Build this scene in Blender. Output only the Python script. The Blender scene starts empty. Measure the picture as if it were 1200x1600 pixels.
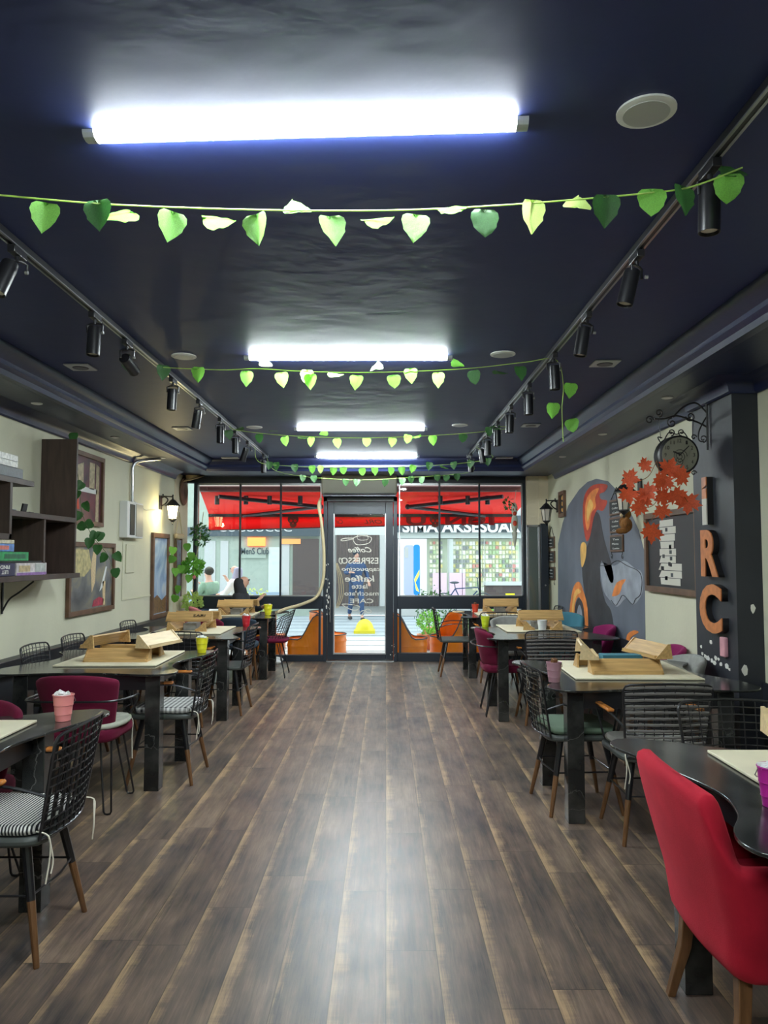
import bpy, bmesh, math, random
from mathutils import Vector, Matrix
random.seed(7)
PI = math.pi
sc = bpy.context.scene
C = sc.collection

# ------------------------------------------------------------ camera, sky, sun, exposure
FPX, CX, HC = 1200.0, 603.0, 1.5
PITCH = math.atan(70 / FPX)
cam_d = bpy.data.cameras.new('camera'); cam = bpy.data.objects.new('camera', cam_d); C.objects.link(cam)
cam_d.sensor_fit = 'HORIZONTAL'; cam_d.sensor_width = 36; cam_d.lens = 36.0
cam_d.shift_x = -(CX - 600) / 1200.0
cam_d.clip_start = 0.05; cam_d.clip_end = 200
cam.location = (0, 0, HC); cam.rotation_euler = (PI / 2 + PITCH, 0, 0)
sc.camera = cam
sc.view_settings.view_transform = 'Standard'; sc.view_settings.look = 'None'
sc.view_settings.gamma = 1; sc.view_settings.use_curve_mapping = False
sc.view_settings.exposure = 0.0
sc.cycles.max_bounces = 8; sc.cycles.transparent_max_bounces = 16
sc.cycles.use_denoising = True
w = bpy.data.worlds.new('sky'); sc.world = w; w.use_nodes = True
bg = w.node_tree.nodes['Background']
bg.inputs[0].default_value = (0.80, 0.90, 1.0, 1); bg.inputs[1].default_value = 3.5
sun_d = bpy.data.lights.new('sun', 'SUN'); sun_d.energy = 4.5; sun_d.angle = 0.02; sun_d.color = (1, .95, .86)
sun = bpy.data.objects.new('sun', sun_d); C.objects.link(sun)
sun.rotation_euler = (math.radians(-27), math.radians(-10), 0)   # from over the street, high
LAMP_STRENGTH = 240.0

# ------------------------------------------------------------ measuring helpers (points of the photograph on a known plane of the room)
cp, sp = math.cos(PITCH), math.sin(PITCH)
def ray(x, y):
    u = (x - CX) / FPX; v = (800 - y) / FPX
    return (u, cp - v * sp, sp + v * cp)
def onX(x, y, X):
    r = ray(x, y); t = X / r[0]; return Vector((X, r[1] * t, HC + r[2] * t))
def onY(x, y, Y):
    r = ray(x, y); t = Y / r[1]; return Vector((r[0] * t, Y, HC + r[2] * t))
def onZ(x, y, Z):
    r = ray(x, y); t = (Z - HC) / r[2]; return Vector((r[0] * t, r[1] * t, Z))

# ------------------------------------------------------------ materials
def mat(name, col, rough=.5, metal=0, spec=.5, emit=None, es=0, var=0, vscale=8, bump=0, bscale=60, trans=0, sheen=0, stretch=None):
    m = bpy.data.materials.new(name); m.use_nodes = True
    nt = m.node_tree; b = nt.nodes['Principled BSDF']
    b.inputs['Base Color'].default_value = (*col, 1)
    b.inputs['Roughness'].default_value = rough; b.inputs['Metallic'].default_value = metal
    b.inputs['Specular IOR Level'].default_value = spec
    if sheen:
        b.inputs['Sheen Weight'].default_value = sheen; b.inputs['Sheen Tint'].default_value = (*[min(1, c * 2 + .1) for c in col], 1)
    if emit: b.inputs['Emission Color'].default_value = (*emit, 1); b.inputs['Emission Strength'].default_value = es
    tc = nt.nodes.new('ShaderNodeTexCoord'); src = tc.outputs['Object']
    if stretch:
        mp = nt.nodes.new('ShaderNodeMapping'); mp.inputs['Scale'].default_value = stretch
        nt.links.new(src, mp.inputs[0]); src = mp.outputs[0]
    if var:
        n = nt.nodes.new('ShaderNodeTexNoise'); n.inputs['Scale'].default_value = vscale; n.inputs['Detail'].default_value = 6
        nt.links.new(src, n.inputs[0])
        r = nt.nodes.new('ShaderNodeValToRGB')
        r.color_ramp.elements[0].position = .3; r.color_ramp.elements[1].position = .72
        r.color_ramp.elements[0].color = (*[max(0, c * (1 - var)) for c in col], 1)
        r.color_ramp.elements[1].color = (*[min(1, c * (1 + var)) for c in col], 1)
        nt.links.new(n.outputs[0], r.inputs[0]); nt.links.new(r.outputs[0], b.inputs['Base Color'])
    if bump:
        n = nt.nodes.new('ShaderNodeTexNoise'); n.inputs['Scale'].default_value = bscale; n.inputs['Detail'].default_value = 4
        nt.links.new(src, n.inputs[0])
        bp = nt.nodes.new('ShaderNodeBump'); bp.inputs['Strength'].default_value = bump; bp.inputs['Distance'].default_value = .01
        nt.links.new(n.outputs[0], bp.inputs['Height']); nt.links.new(bp.outputs[0], b.inputs['Normal'])
    if trans:
        out = nt.nodes['Material Output']; tr = nt.nodes.new('ShaderNodeBsdfTranslucent'); mx = nt.nodes.new('ShaderNodeMixShader')
        tr.inputs[0].default_value = (*[min(1, c * 1.5) for c in col], 1); mx.inputs[0].default_value = trans
        nt.links.new(b.outputs[0], mx.inputs[1]); nt.links.new(tr.outputs[0], mx.inputs[2]); nt.links.new(mx.outputs[0], out.inputs[0])
    return m

def glass_mat(name, tint=(.96, .98, .97), refl=1.0):
    m = bpy.data.materials.new(name); m.use_nodes = True; nt = m.node_tree; nt.nodes.clear()
    o = nt.nodes.new('ShaderNodeOutputMaterial'); t = nt.nodes.new('ShaderNodeBsdfTransparent'); g = nt.nodes.new('ShaderNodeBsdfGlossy')
    f = nt.nodes.new('ShaderNodeFresnel'); mx = nt.nodes.new('ShaderNodeMixShader')
    t.inputs[0].default_value = (*tint, 1); g.inputs['Roughness'].default_value = .02; g.inputs[0].default_value = (refl, refl, refl, 1)
    f.inputs[0].default_value = 1.45
    nt.links.new(f.outputs[0], mx.inputs[0]); nt.links.new(t.outputs[0], mx.inputs[1]); nt.links.new(g.outputs[0], mx.inputs[2]); nt.links.new(mx.outputs[0], o.inputs[0])
    return m

def floor_mat():
    m = bpy.data.materials.new('laminate_planks'); m.use_nodes = True; nt = m.node_tree; N = nt.nodes; L = nt.links
    b = N['Principled BSDF']
    tc = N.new('ShaderNodeTexCoord'); sx = N.new('ShaderNodeSeparateXYZ'); L.new(tc.outputs['Object'], sx.inputs[0])
    def M(op, a, b_=None, c=None):
        n = N.new('ShaderNodeMath'); n.operation = op
        for i, v in enumerate((a, b_, c)):
            if v is None: continue
            if isinstance(v, (int, float)): n.inputs[i].default_value = v
            else: L.new(v, n.inputs[i])
        return n.outputs[0]
    def noise(vec, scale, detail=5, rough=.5):
        n = N.new('ShaderNodeTexNoise'); n.inputs['Scale'].default_value = scale; n.inputs['Detail'].default_value = detail; n.inputs['Roughness'].default_value = rough
        L.new(vec, n.inputs[0]); return n.outputs[0]
    def comb(x, y, z=0):
        n = N.new('ShaderNodeCombineXYZ')
        for i, v in enumerate((x, y, z)):
            if isinstance(v, (int, float)): n.inputs[i].default_value = v
            else: L.new(v, n.inputs[i])
        return n.outputs[0]
    PW, PL = .192, 1.25
    x, y = sx.outputs[0], sx.outputs[1]
    u = M('DIVIDE', x, PW); col = M('FLOOR', u); fx = M('FRACT', u)
    wn = N.new('ShaderNodeTexWhiteNoise'); wn.noise_dimensions = '1D'; L.new(col, wn.inputs['W'])
    v = M('ADD', M('DIVIDE', y, PL), wn.outputs['Value']); row = M('FLOOR', v); fy = M('FRACT', v)
    wn2 = N.new('ShaderNodeTexWhiteNoise'); wn2.noise_dimensions = '2D'; L.new(comb(col, row), wn2.inputs['Vector'])
    rnd = wn2.outputs['Value']
    off = M('MULTIPLY', rnd, 37.0)
    grain = noise(comb(M('MULTIPLY', x, 14.0), M('ADD', y, off), off), 2.2, 8, .65)
    fine = noise(comb(M('MULTIPLY', x, 60.0), M('MULTIPLY', y, 2.0), off), 3.0, 6, .7)
    patch = noise(comb(M('MULTIPLY', x, 2.0), M('ADD', y, off), off), 2.6, 3, .5)
    rmp = N.new('ShaderNodeValToRGB'); e = rmp.color_ramp.elements
    e[0].position = .36; e[0].color = (.036, .033, .034, 1); e[1].position = .66; e[1].color = (.30, .21, .145, 1)
    k = e.new(.5); k.color = (.140, .098, .074, 1)
    mixv = M('ADD', M('MULTIPLY', grain, .36), M('ADD', M('MULTIPLY', patch, .34), M('ADD', M('MULTIPLY', fine, .22), M('MULTIPLY', M('SUBTRACT', rnd, .3), .05))))
    L.new(mixv, rmp.inputs[0])
    # tan sapwood streak along one long edge of every board
    wob = noise(comb(M('MULTIPLY', col, 3.7), M('MULTIPLY', y, 2.2), off), 1.3, 8, .72)
    width = M('MULTIPLY', M('SUBTRACT', wob, .30), M('ADD', .55, M('MULTIPLY', rnd, .7)))
    d = M('SUBTRACT', width, fx)
    st = M('MULTIPLY', M('ADD', d, M('MULTIPLY', M('SUBTRACT', fine, .5), .30)), 4.2); stc = N.new('ShaderNodeClamp'); L.new(st, stc.inputs[0])
    s2 = M('MULTIPLY', stc.outputs[0], M('ADD', .16, M('MULTIPLY', fine, 1.15)))
    mx = N.new('ShaderNodeMix'); mx.data_type = 'RGBA'; L.new(s2, mx.inputs[0]); L.new(rmp.outputs[0], mx.inputs[6]); mx.inputs[7].default_value = (.46, .305, .165, 1)
    # dark joints
    ex = M('MINIMUM', fx, M('SUBTRACT', 1.0, fx)); ey = M('MINIMUM', fy, M('SUBTRACT', 1.0, fy))
    jx = M('LESS_THAN', ex, .010); jy = M('LESS_THAN', ey, .0016); j = M('MAXIMUM', jx, jy)
    mx2 = N.new('ShaderNodeMix'); mx2.data_type = 'RGBA'; L.new(M('MULTIPLY', j, .65), mx2.inputs[0]); L.new(mx.outputs[2], mx2.inputs[6]); mx2.inputs[7].default_value = (.02, .016, .012, 1)
    L.new(mx2.outputs[2], b.inputs['Base Color'])
    rr = M('ADD', .27, M('MULTIPLY', noise(comb(M('MULTIPLY', x, 3.0), M('MULTIPLY', y, 1.5), off), 4.0, 5, .6), .16)); L.new(rr, b.inputs['Roughness'])
    b.inputs['Specular IOR Level'].default_value = .65
    bp = N.new('ShaderNodeBump'); bp.inputs['Strength'].default_value = .12; bp.inputs['Distance'].default_value = .003
    L.new(M('SUBTRACT', fine, M('MULTIPLY', j, 2.0)), bp.inputs['Height']); L.new(bp.outputs[0], b.inputs['Normal'])
    return m

def marble_mat():
    m = mat('black_marble', (.016, .017, .017), .16, spec=.6); nt = m.node_tree; N = nt.nodes; L = nt.links; b = N['Principled BSDF']
    tc = N.new('ShaderNodeTexCoord')
    n0 = N.new('ShaderNodeTexNoise'); n0.inputs['Scale'].default_value = 3; n0.inputs['Detail'].default_value = 6; L.new(tc.outputs['Object'], n0.inputs[0])
    ad = N.new('ShaderNodeMix'); ad.data_type = 'RGBA'; ad.blend_type = 'LINEAR_LIGHT'; ad.inputs[0].default_value = .35
    L.new(tc.outputs['Object'], ad.inputs[6]); L.new(n0.outputs[1], ad.inputs[7])
    v = N.new('ShaderNodeTexVoronoi'); v.feature = 'DISTANCE_TO_EDGE'; v.inputs['Scale'].default_value = 1.7; L.new(ad.outputs[2], v.inputs[0])
    r = N.new('ShaderNodeValToRGB'); r.color_ramp.elements[0].position = 0; r.color_ramp.elements[0].color = (.14, .14, .13, 1)
    r.color_ramp.elements[1].position = .008; r.color_ramp.elements[1].color = (.016, .017, .017, 1); L.new(v.outputs[0], r.inputs[0])
    n1 = N.new('ShaderNodeTexNoise'); n1.inputs['Scale'].default_value = 6; n1.inputs['Detail'].default_value = 8; L.new(tc.outputs['Object'], n1.inputs[0])
    r2 = N.new('ShaderNodeValToRGB'); r2.color_ramp.elements[0].position = .42; r2.color_ramp.elements[0].color = (.012, .013, .013, 1); r2.color_ramp.elements[1].position = .7; r2.color_ramp.elements[1].color = (.05, .05, .047, 1); L.new(n1.outputs[0], r2.inputs[0])
    mk = N.new('ShaderNodeTexNoise'); mk.inputs['Scale'].default_value = 2; L.new(tc.outputs['Object'], mk.inputs[0])
    mr = N.new('ShaderNodeValToRGB'); mr.color_ramp.elements[0].position = .40; mr.color_ramp.elements[1].position = .58; L.new(mk.outputs[0], mr.inputs[0])
    mm = N.new('ShaderNodeMix'); mm.data_type = 'RGBA'; L.new(mr.outputs[0], mm.inputs[0]); L.new(r2.outputs[0], mm.inputs[6]); L.new(r.outputs[0], mm.inputs[7])
    mm2 = N.new('ShaderNodeMix'); mm2.data_type = 'RGBA'; mm2.blend_type = 'LIGHTEN'; mm2.inputs[0].default_value = 1; L.new(mm.outputs[2], mm2.inputs[6]); L.new(r2.outputs[0], mm2.inputs[7])
    L.new(mm2.outputs[2], b.inputs['Base Color'])
    return m

def pattern_mat(name, a, b_, scale, kind='check'):
    m = mat(name, a, .85); nt = m.node_tree; N = nt.nodes; L = nt.links; b = N['Principled BSDF']
    tc = N.new('ShaderNodeTexCoord')
    if kind == 'check':
        waves = []
        for d in 'XY':
            wv = N.new('ShaderNodeTexWave'); wv.bands_direction = d; wv.inputs['Scale'].default_value = scale; L.new(tc.outputs['Object'], wv.inputs[0])
            r = N.new('ShaderNodeMath'); r.operation = 'GREATER_THAN'; r.inputs[1].default_value = .5; L.new(wv.outputs[1], r.inputs[0]); waves.append(r.outputs[0])
        s = N.new('ShaderNodeMath'); s.operation = 'ADD'; L.new(waves[0], s.inputs[0]); L.new(waves[1], s.inputs[1])
        h = N.new('ShaderNodeMath'); h.operation = 'MULTIPLY'; h.inputs[1].default_value = .5; L.new(s.outputs[0], h.inputs[0]); fac = h.outputs[0]
    else:
        wv = N.new('ShaderNodeTexWave'); wv.bands_direction = 'Y'; wv.inputs['Scale'].default_value = scale; L.new(tc.outputs['Object'], wv.inputs[0])
        r = N.new('ShaderNodeMath'); r.operation = 'GREATER_THAN'; r.inputs[1].default_value = .5; L.new(wv.outputs[1], r.inputs[0]); fac = r.outputs[0]
    mx = N.new('ShaderNodeMix'); mx.data_type = 'RGBA'; L.new(fac, mx.inputs[0]); mx.inputs[6].default_value = (*a, 1); mx.inputs[7].default_value = (*b_, 1)
    L.new(mx.outputs[2], b.inputs['Base Color'])
    return m

def picture_mat(name, cols, scale=3, dist=2):
    m = mat(name, cols[0], .35); nt = m.node_tree; N = nt.nodes; L = nt.links; b = N['Principled BSDF']
    tc = N.new('ShaderNodeTexCoord'); n = N.new('ShaderNodeTexNoise'); n.inputs['Scale'].default_value = scale; n.inputs['Detail'].default_value = 7; n.inputs['Distortion'].default_value = dist
    L.new(tc.outputs['Object'], n.inputs[0]); r = N.new('ShaderNodeValToRGB'); e = r.color_ramp.elements
    k = len(cols); e[0].position = .3; e[0].color = (*cols[0], 1); e[1].position = .7; e[1].color = (*cols[-1], 1)
    for i in range(1, k - 1):
        q = e.new(.3 + .4 * i / (k - 1)); q.color = (*cols[i], 1)
    L.new(n.outputs[0], r.inputs[0]); L.new(r.outputs[0], b.inputs['Base Color'])
    return m

M = dict(
    floor=floor_mat(), marble=marble_mat(),
    ceil=mat('navy_ceiling_paint', (.020, .031, .125), .5, spec=.35, bump=.25, bscale=5),
    navy=mat('navy_trim_paint', (.012, .018, .060), .38, bump=.1, bscale=20),
    cream=mat('cream_wall_paint', (.62, .61, .46), .7, var=.05, vscale=2, bump=.15, bscale=30),
    beige=mat('beige_plaster', (.66, .58, .42), .7, var=.05, vscale=3),
    dark=mat('dark_wall_panel', (.02, .022, .028), .45),
    pillar=mat('charcoal_pillar_paint', (.022, .025, .034), .55, var=.15, vscale=3, bump=.2, bscale=8),
    chip=mat('exposed_white_plaster', (.75, .74, .68), .9),
    frame=mat('dark_window_frame', (.012, .018, .028), .35),
    glass=glass_mat('window_glass'), glass2=glass_mat('tinted_glass', (.55, .62, .66)),
    blackm=mat('black_metal', (.010, .010, .012), .32, metal=0, spec=.6), iron=mat('wrought_iron', (.012, .011, .012), .45),
    wire=mat('chair_wire', (.06, .06, .065), .28, metal=.75), strap=mat('black_strap', (.012, .012, .015), .6), cordm=mat('grey_cord', (.16, .15, .14), .7),
    steel=mat('brushed_steel', (.45, .46, .47), .3, metal=.9), alu=mat('track_aluminium', (.06, .065, .08), .3, metal=.5), white=mat('white_plastic', (.75, .76, .74), .5),
    led=mat('led_diffuser', (.9, .9, .9), .5, emit=(.88, .98, 1), es=LAMP_STRENGTH),
    ledcap=mat('lamp_end_cap', (.5, .52, .54), .4),
    wood=mat('pine_wood', (.50, .31, .12), .45, var=.25, vscale=5, stretch=(1, 12, 12)), woodl=mat('pale_pine', (.66, .50, .28), .5, var=.15, vscale=5, stretch=(1, 10, 10)),
    woodd=mat('dark_shelf_wood', (.055, .034, .026), .55, var=.3, vscale=4, stretch=(8, 2, 1)), woodf=mat('walnut_frame', (.13, .068, .038), .5, var=.3, vscale=8),
    leg=mat('chair_leg_wood', (.16, .075, .03), .4, var=.25, vscale=10, stretch=(6, 6, 1)), arm=mat('armrest_wood', (.42, .15, .03), .22, var=.2, vscale=8),
    board=mat('cream_board', (.72, .66, .48), .55, var=.05), boardg=mat('beige_board', (.62, .52, .38), .6),
    red=mat('red_velvet', (.42, .012, .03), .85, spec=.15, var=.2, vscale=6, bump=.1, bscale=300, sheen=.35),
    burg=mat('burgundy_velvet', (.12, .008, .03), .9, spec=.15, var=.15, sheen=.3), magv=mat('magenta_velvet', (.22, .015, .09), .9, spec=.15, sheen=.3),
    greyf=mat('grey_fabric', (.30, .30, .28), .9, var=.15, vscale=20, bump=.2, bscale=200), teal=mat('teal_fabric', (.05, .18, .24), .9), navyf=mat('navy_fabric', (.015, .03, .05), .85), rose=mat('rose_fabric', (.55, .18, .2), .9),
    seat=mat('grey_green_vinyl', (.06, .068, .062), .5), green=mat('sage_cushion', (.13, .19, .13), .85), pale=mat('pale_cushion', (.45, .46, .38), .85, var=.2, vscale=15),
    ging=pattern_mat('gingham_cloth', (.015, .015, .018), (.68, .68, .65), 10), strip=pattern_mat('striped_cloth', (.015, .015, .018), (.70, .69, .64), 24, 'stripe'),
    string=mat('white_string', (.75, .70, .58), .8),
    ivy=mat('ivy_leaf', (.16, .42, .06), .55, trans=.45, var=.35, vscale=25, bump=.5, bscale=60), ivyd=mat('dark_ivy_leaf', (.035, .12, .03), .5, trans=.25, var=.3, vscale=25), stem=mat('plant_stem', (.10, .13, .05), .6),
    lime=mat('pale_leaf', (.45, .6, .18), .55, trans=.4, var=.2, vscale=25),
    maple=mat('maple_leaf', (.58, .085, .025), .6, trans=.2, var=.25, vscale=15), brown=mat('brown_plush', (.22, .09, .02), .95, var=.4, vscale=30),
    orange=mat('orange_drum_paint', (.95, .26, .008), .3, var=.08), orange2=mat('orange_letter_wood', (.55, .19, .06), .5, var=.2, vscale=20),
    awn=mat('red_awning_cloth', (.85, .006, .006), .7, trans=.6), awnc=mat('red_canopy_cloth', (.70, .045, .03), .7, trans=.35), awnd=mat('dark_print', (.22, .008, .01), .8, trans=.2),
    pave=mat('street_paving', (.42, .48, .50), .6, var=.1, vscale=1.2), facade=mat('pale_green_facade', (.36, .43, .36), .6, var=.06), facadeg=mat('grey_facade', (.5, .52, .5), .6), signg=mat('dark_sign', (.06, .085, .10), .5),
    browndoor=mat('brown_shutter', (.09, .07, .065), .6, var=.1, stretch=(30, 1, 1)), lit=mat('lit_poster', (.5, .52, .55), .5, emit=(.85, .93, 1), es=.55), shopw=mat('shop_white', (.6, .66, .62), .5),
    refl_glow=mat('orange_reflection_glow', (1, .2, .05), .5, emit=(1, .18, .04), es=3), yellow=mat('yellow_paint', (.80, .72, .02), .4), skin=mat('skin', (.62, .36, .26), .55), lav=mat('lavender_cloth', (.36, .36, .47), .9), whitec=mat('white_wool', (.78, .78, .76), .95, var=.05),
    darkc=mat('dark_cloth', (.025, .028, .035), .9, var=.3), denim=mat('blue_denim', (.03, .07, .16), .85), jgreen=mat('sage_jacket', (.22, .34, .24), .85), shoe=mat('white_shoe', (.7, .7, .68), .6), hair=mat('dark_hair', (.02, .014, .01), .7),
    aircon=mat('beige_aircon', (.40, .39, .32), .5), hose=mat('beige_hose', (.50, .42, .25), .6), terra=mat('terracotta', (.55, .2, .10), .7),
    mur_bg=mat('mural_slate', (.13, .15, .19), .6, var=.28, vscale=1.6), mur_dk=mat('mural_charcoal', (.035, .035, .042), .6, var=.4, vscale=5), mur_or=mat('mural_orange', (.80, .24, .05), .6, var=.3, vscale=7), mur_rd=mat('mural_red', (.50, .05, .02), .6, var=.3, vscale=7), mur_ye=mat('mural_yellow', (.85, .48, .12), .6, var=.2, vscale=7), mur_lt=mat('mural_light', (.30, .33, .38), .6, var=.25, vscale=6),
    lantglow=mat('lantern_glow', (1, .9, .6), .4, emit=(1, .85, .45), es=9), frost=mat('lantern_frosted_glass', (.65, .6, .5), .4), clockf=mat('clock_face', (.20, .20, .15), .6), slate=mat('chalk_slate', (.03, .035, .035), .7), chalk=mat('chalk', (.7, .72, .7), .9), bw=mat('white_print', (.62, .60, .52), .6),
)
def bucketmat(n, c): return mat(n, c, .35, metal=0, spec=.6)

# ------------------------------------------------------------ mesh builder
class MB:
    def __init__(s): s.v = []; s.f = []; s.mi = []; s.cur = 0
    def add(s, vs, fs):
        o = len(s.v); s.v += [Vector(v) for v in vs]; s.f += [[o + i for i in f] for f in fs]; s.mi += [s.cur] * len(fs); return s
    def box(s, c, d, rz=0, rx=0, ry=0):
        R = Matrix.Rotation(rz, 3, 'Z') @ Matrix.Rotation(ry, 3, 'Y') @ Matrix.Rotation(rx, 3, 'X'); c = Vector(c)
        vs = [c + R @ Vector((x * d[0] / 2, y * d[1] / 2, z * d[2] / 2)) for x in (-1, 1) for y in (-1, 1) for z in (-1, 1)]
        return s.add(vs, [(0, 1, 3, 2), (4, 6, 7, 5), (0, 4, 5, 1), (2, 3, 7, 6), (0, 2, 6, 4), (1, 5, 7, 3)])
    def bb(s, a, b):
        return s.box([(a[i] + b[i]) / 2 for i in range(3)], [abs(b[i] - a[i]) for i in range(3)])
    def tube(s, pts, r, n=8, closed=False):
        pts = [Vector(p) for p in pts]; k = len(pts); rr = r if isinstance(r, (list, tuple)) else [r] * k
        up = None; rings = []
        for i, p in enumerate(pts):
            if closed: t = pts[(i + 1) % k] - pts[i - 1]
            else: t = pts[min(i + 1, k - 1)] - pts[max(i - 1, 0)]
            t = t.normalized() if t.length > 1e-9 else Vector((0, 0, 1))
            if up is None: up = t.orthogonal().normalized()
            up = (up - t * up.dot(t)); up = up.normalized() if up.length > 1e-6 else t.orthogonal().normalized()
            sd = t.cross(up)
            rings.append([p + (up * math.cos(a) + sd * math.sin(a)) * rr[i] for a in [2 * PI * j / n for j in range(n)]])
        vs = [q for R in rings for q in R]; fs = []
        for i in range(k if closed else k - 1):
            a = i * n; b = ((i + 1) % k) * n
            for j in range(n): fs.append((a + j, a + (j + 1) % n, b + (j + 1) % n, b + j))
        if not closed: fs.append(tuple(range(n - 1, -1, -1))); fs.append(tuple(range((k - 1) * n, k * n)))
        return s.add(vs, fs)
    def lathe(s, prof, c=(0, 0, 0), n=20, axis='Z', cap=True):
        c = Vector(c); vs = []
        for r, h in prof:
            for j in range(n):
                a = 2 * PI * j / n; x, y = r * math.cos(a), r * math.sin(a)
                vs.append(c + (Vector((x, y, h)) if axis == 'Z' else Vector((x, h, y)) if axis == 'Y' else Vector((h, x, y))))
        fs = []
        for i in range(len(prof) - 1):
            for j in range(n): fs.append((i * n + j, i * n + (j + 1) % n, (i + 1) * n + (j + 1) % n, (i + 1) * n + j))
        if cap: fs.append(tuple(range(n - 1, -1, -1))); fs.append(tuple(range((len(prof) - 1) * n, len(prof) * n)))
        return s.add(vs, fs)
    def prism(s, pts, d):            # planar polygon swept along vector d
        pts = [Vector(p) for p in pts]; d = Vector(d); k = len(pts)
        fs = [tuple(range(k - 1, -1, -1)), tuple(range(k, 2 * k))] + [(i, (i + 1) % k, k + (i + 1) % k, k + i) for i in range(k)]
        return s.add(pts + [p + d for p in pts], fs)
    def ball(s, c, r, n=12, m=8):
        r = r if isinstance(r, (list, tuple)) else (r, r, r); c = Vector(c); vs = []; fs = []
        for i in range(m + 1):
            t = PI * i / m
            for j in range(n):
                a = 2 * PI * j / n; vs.append(c + Vector((r[0] * math.sin(t) * math.cos(a), r[1] * math.sin(t) * math.sin(a), r[2] * math.cos(t))))
        for i in range(m):
            for j in range(n): fs.append((i * n + j, (i + 1) * n + j, (i + 1) * n + (j + 1) % n, i * n + (j + 1) % n))
        return s.add(vs, fs)
    def grid(s, P, thick=None):      # P[i][j] points
        a, b = len(P), len(P[0]); vs = [p for row in P for p in row]
        fs = [(i * b + j, (i + 1) * b + j, (i + 1) * b + j + 1, i * b + j + 1) for i in range(a - 1) for j in range(b - 1)]
        return s.add(vs, fs)
    def build(s, name, m, parent=None, loc=None, bevel=0, solid=0, sub=0, angle=35):
        me = bpy.data.meshes.new(name); me.from_pydata([tuple(v) for v in s.v], [], s.f); 
        ms = m if isinstance(m, list) else [m]
        for q in ms: me.materials.append(q)
        me.polygons.foreach_set('material_index', s.mi)
        bm = bmesh.new(); bm.from_mesh(me); bmesh.ops.remove_doubles(bm, verts=bm.verts, dist=1e-6) if solid or sub else None
        bmesh.ops.recalc_face_normals(bm, faces=bm.faces); bm.to_mesh(me); bm.free()
        me.polygons.foreach_set('use_smooth', [True] * len(me.polygons)); me.set_sharp_from_angle(angle=math.radians(angle))
        o = bpy.data.objects.new(name, me); C.objects.link(o)
        if parent: o.parent = parent
        if loc is not None: o.location = loc
        if solid: md = o.modifiers.new('solid', 'SOLIDIFY'); md.thickness = solid; md.offset = 0
        if sub: md = o.modifiers.new('sub', 'SUBSURF'); md.levels = md.render_levels = sub
        if bevel: md = o.modifiers.new('bevel', 'BEVEL'); md.width = bevel; md.segments = 2; md.limit_method = 'ANGLE'
        return o

def empty(name, label, cat, loc=(0, 0, 0), rz=0, group=None, kind=None):
    o = bpy.data.objects.new(name, None); C.objects.link(o); o.empty_display_size = .1
    o.location = loc; o.rotation_euler = (0, 0, rz)
    tag(o, label, cat, group, kind); return o
def tag(o, label=None, cat=None, group=None, kind=None):
    if label: o['label'] = label
    if cat: o['category'] = cat
    if group: o['group'] = group
    if kind: o['kind'] = kind
    return o
def struct(name, mb, m, **k):
    o = mb.build(name, m, **k); o['kind'] = 'structure'; return o
def copy_tree(o, parent=None):
    c = o.copy(); C.objects.link(c); c.parent = parent
    for ch in o.children: copy_tree(ch, c)
    return c
def place(proto, x, y, rot, label, z=0, group=None):
    if proto.get('used'):
        o = copy_tree(proto)
    else: o = proto; proto['used'] = 1
    o.location = (x, y, z); o.rotation_euler = (0, 0, math.radians(rot)); o['label'] = label
    if group: o['group'] = group
    return o
def text(name, s, m, c, wd, ht, U=(1, 0, 0), V=(0, 0, 1), depth=.002, parent=None, bold=0, shear=0):
    cu = bpy.data.curves.new('t', 'FONT'); cu.body = s; cu.extrude = .01; cu.offset = bold; cu.shear = shear; cu.resolution_u = 4
    to = bpy.data.objects.new('t', cu); C.objects.link(to)
    bpy.context.view_layer.update()
    me = bpy.data.meshes.new_from_object(to.evaluated_get(bpy.context.evaluated_depsgraph_get())); bpy.data.objects.remove(to)
    xs = [v.co.x for v in me.vertices]; ys = [v.co.y for v in me.vertices]
    x0, x1, y0, y1 = min(xs), max(xs), min(ys), max(ys); U = Vector(U); V = Vector(V); Nn = U.cross(V); c = Vector(c)
    for v in me.vertices:
        v.co = c + U * ((v.co.x - (x0 + x1) / 2) / (x1 - x0) * wd) + V * ((v.co.y - (y0 + y1) / 2) / (y1 - y0) * ht) + Nn * (v.co.z / .02 * depth)
    me.materials.clear(); me.materials.append(m); me.name = name
    o = bpy.data.objects.new(name, me); C.objects.link(o)
    if parent: o.parent = parent
    return o
def catmull(P, n=6, closed=True):
    out = []; k = len(P); P = [Vector(p) for p in P]
    rng = range(k) if closed else range(k - 1)
    for i in rng:
        if closed: a, b, c, d = P[i - 1], P[i], P[(i + 1) % k], P[(i + 2) % k]
        else: a, b, c, d = P[max(i - 1, 0)], P[i], P[i + 1], P[min(i + 2, k - 1)]
        for j in range(n):
            t = j / n
            out.append(.5 * ((2 * b) + (c - a) * t + (2 * a - 5 * b + 4 * c - d) * t * t + (3 * b - a - 3 * c + d) * t ** 3))
    if not closed: out.append(P[-1])
    return out
def spiral(c, r0, r1, a0, turns, U, V, n=18):
    c = Vector(c); U = Vector(U); V = Vector(V)
    return [c + (U * math.cos(a0 + turns * 2 * PI * i / n) + V * math.sin(a0 + turns * 2 * PI * i / n)) * (r0 + (r1 - r0) * i / n) for i in range(n + 1)]

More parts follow.
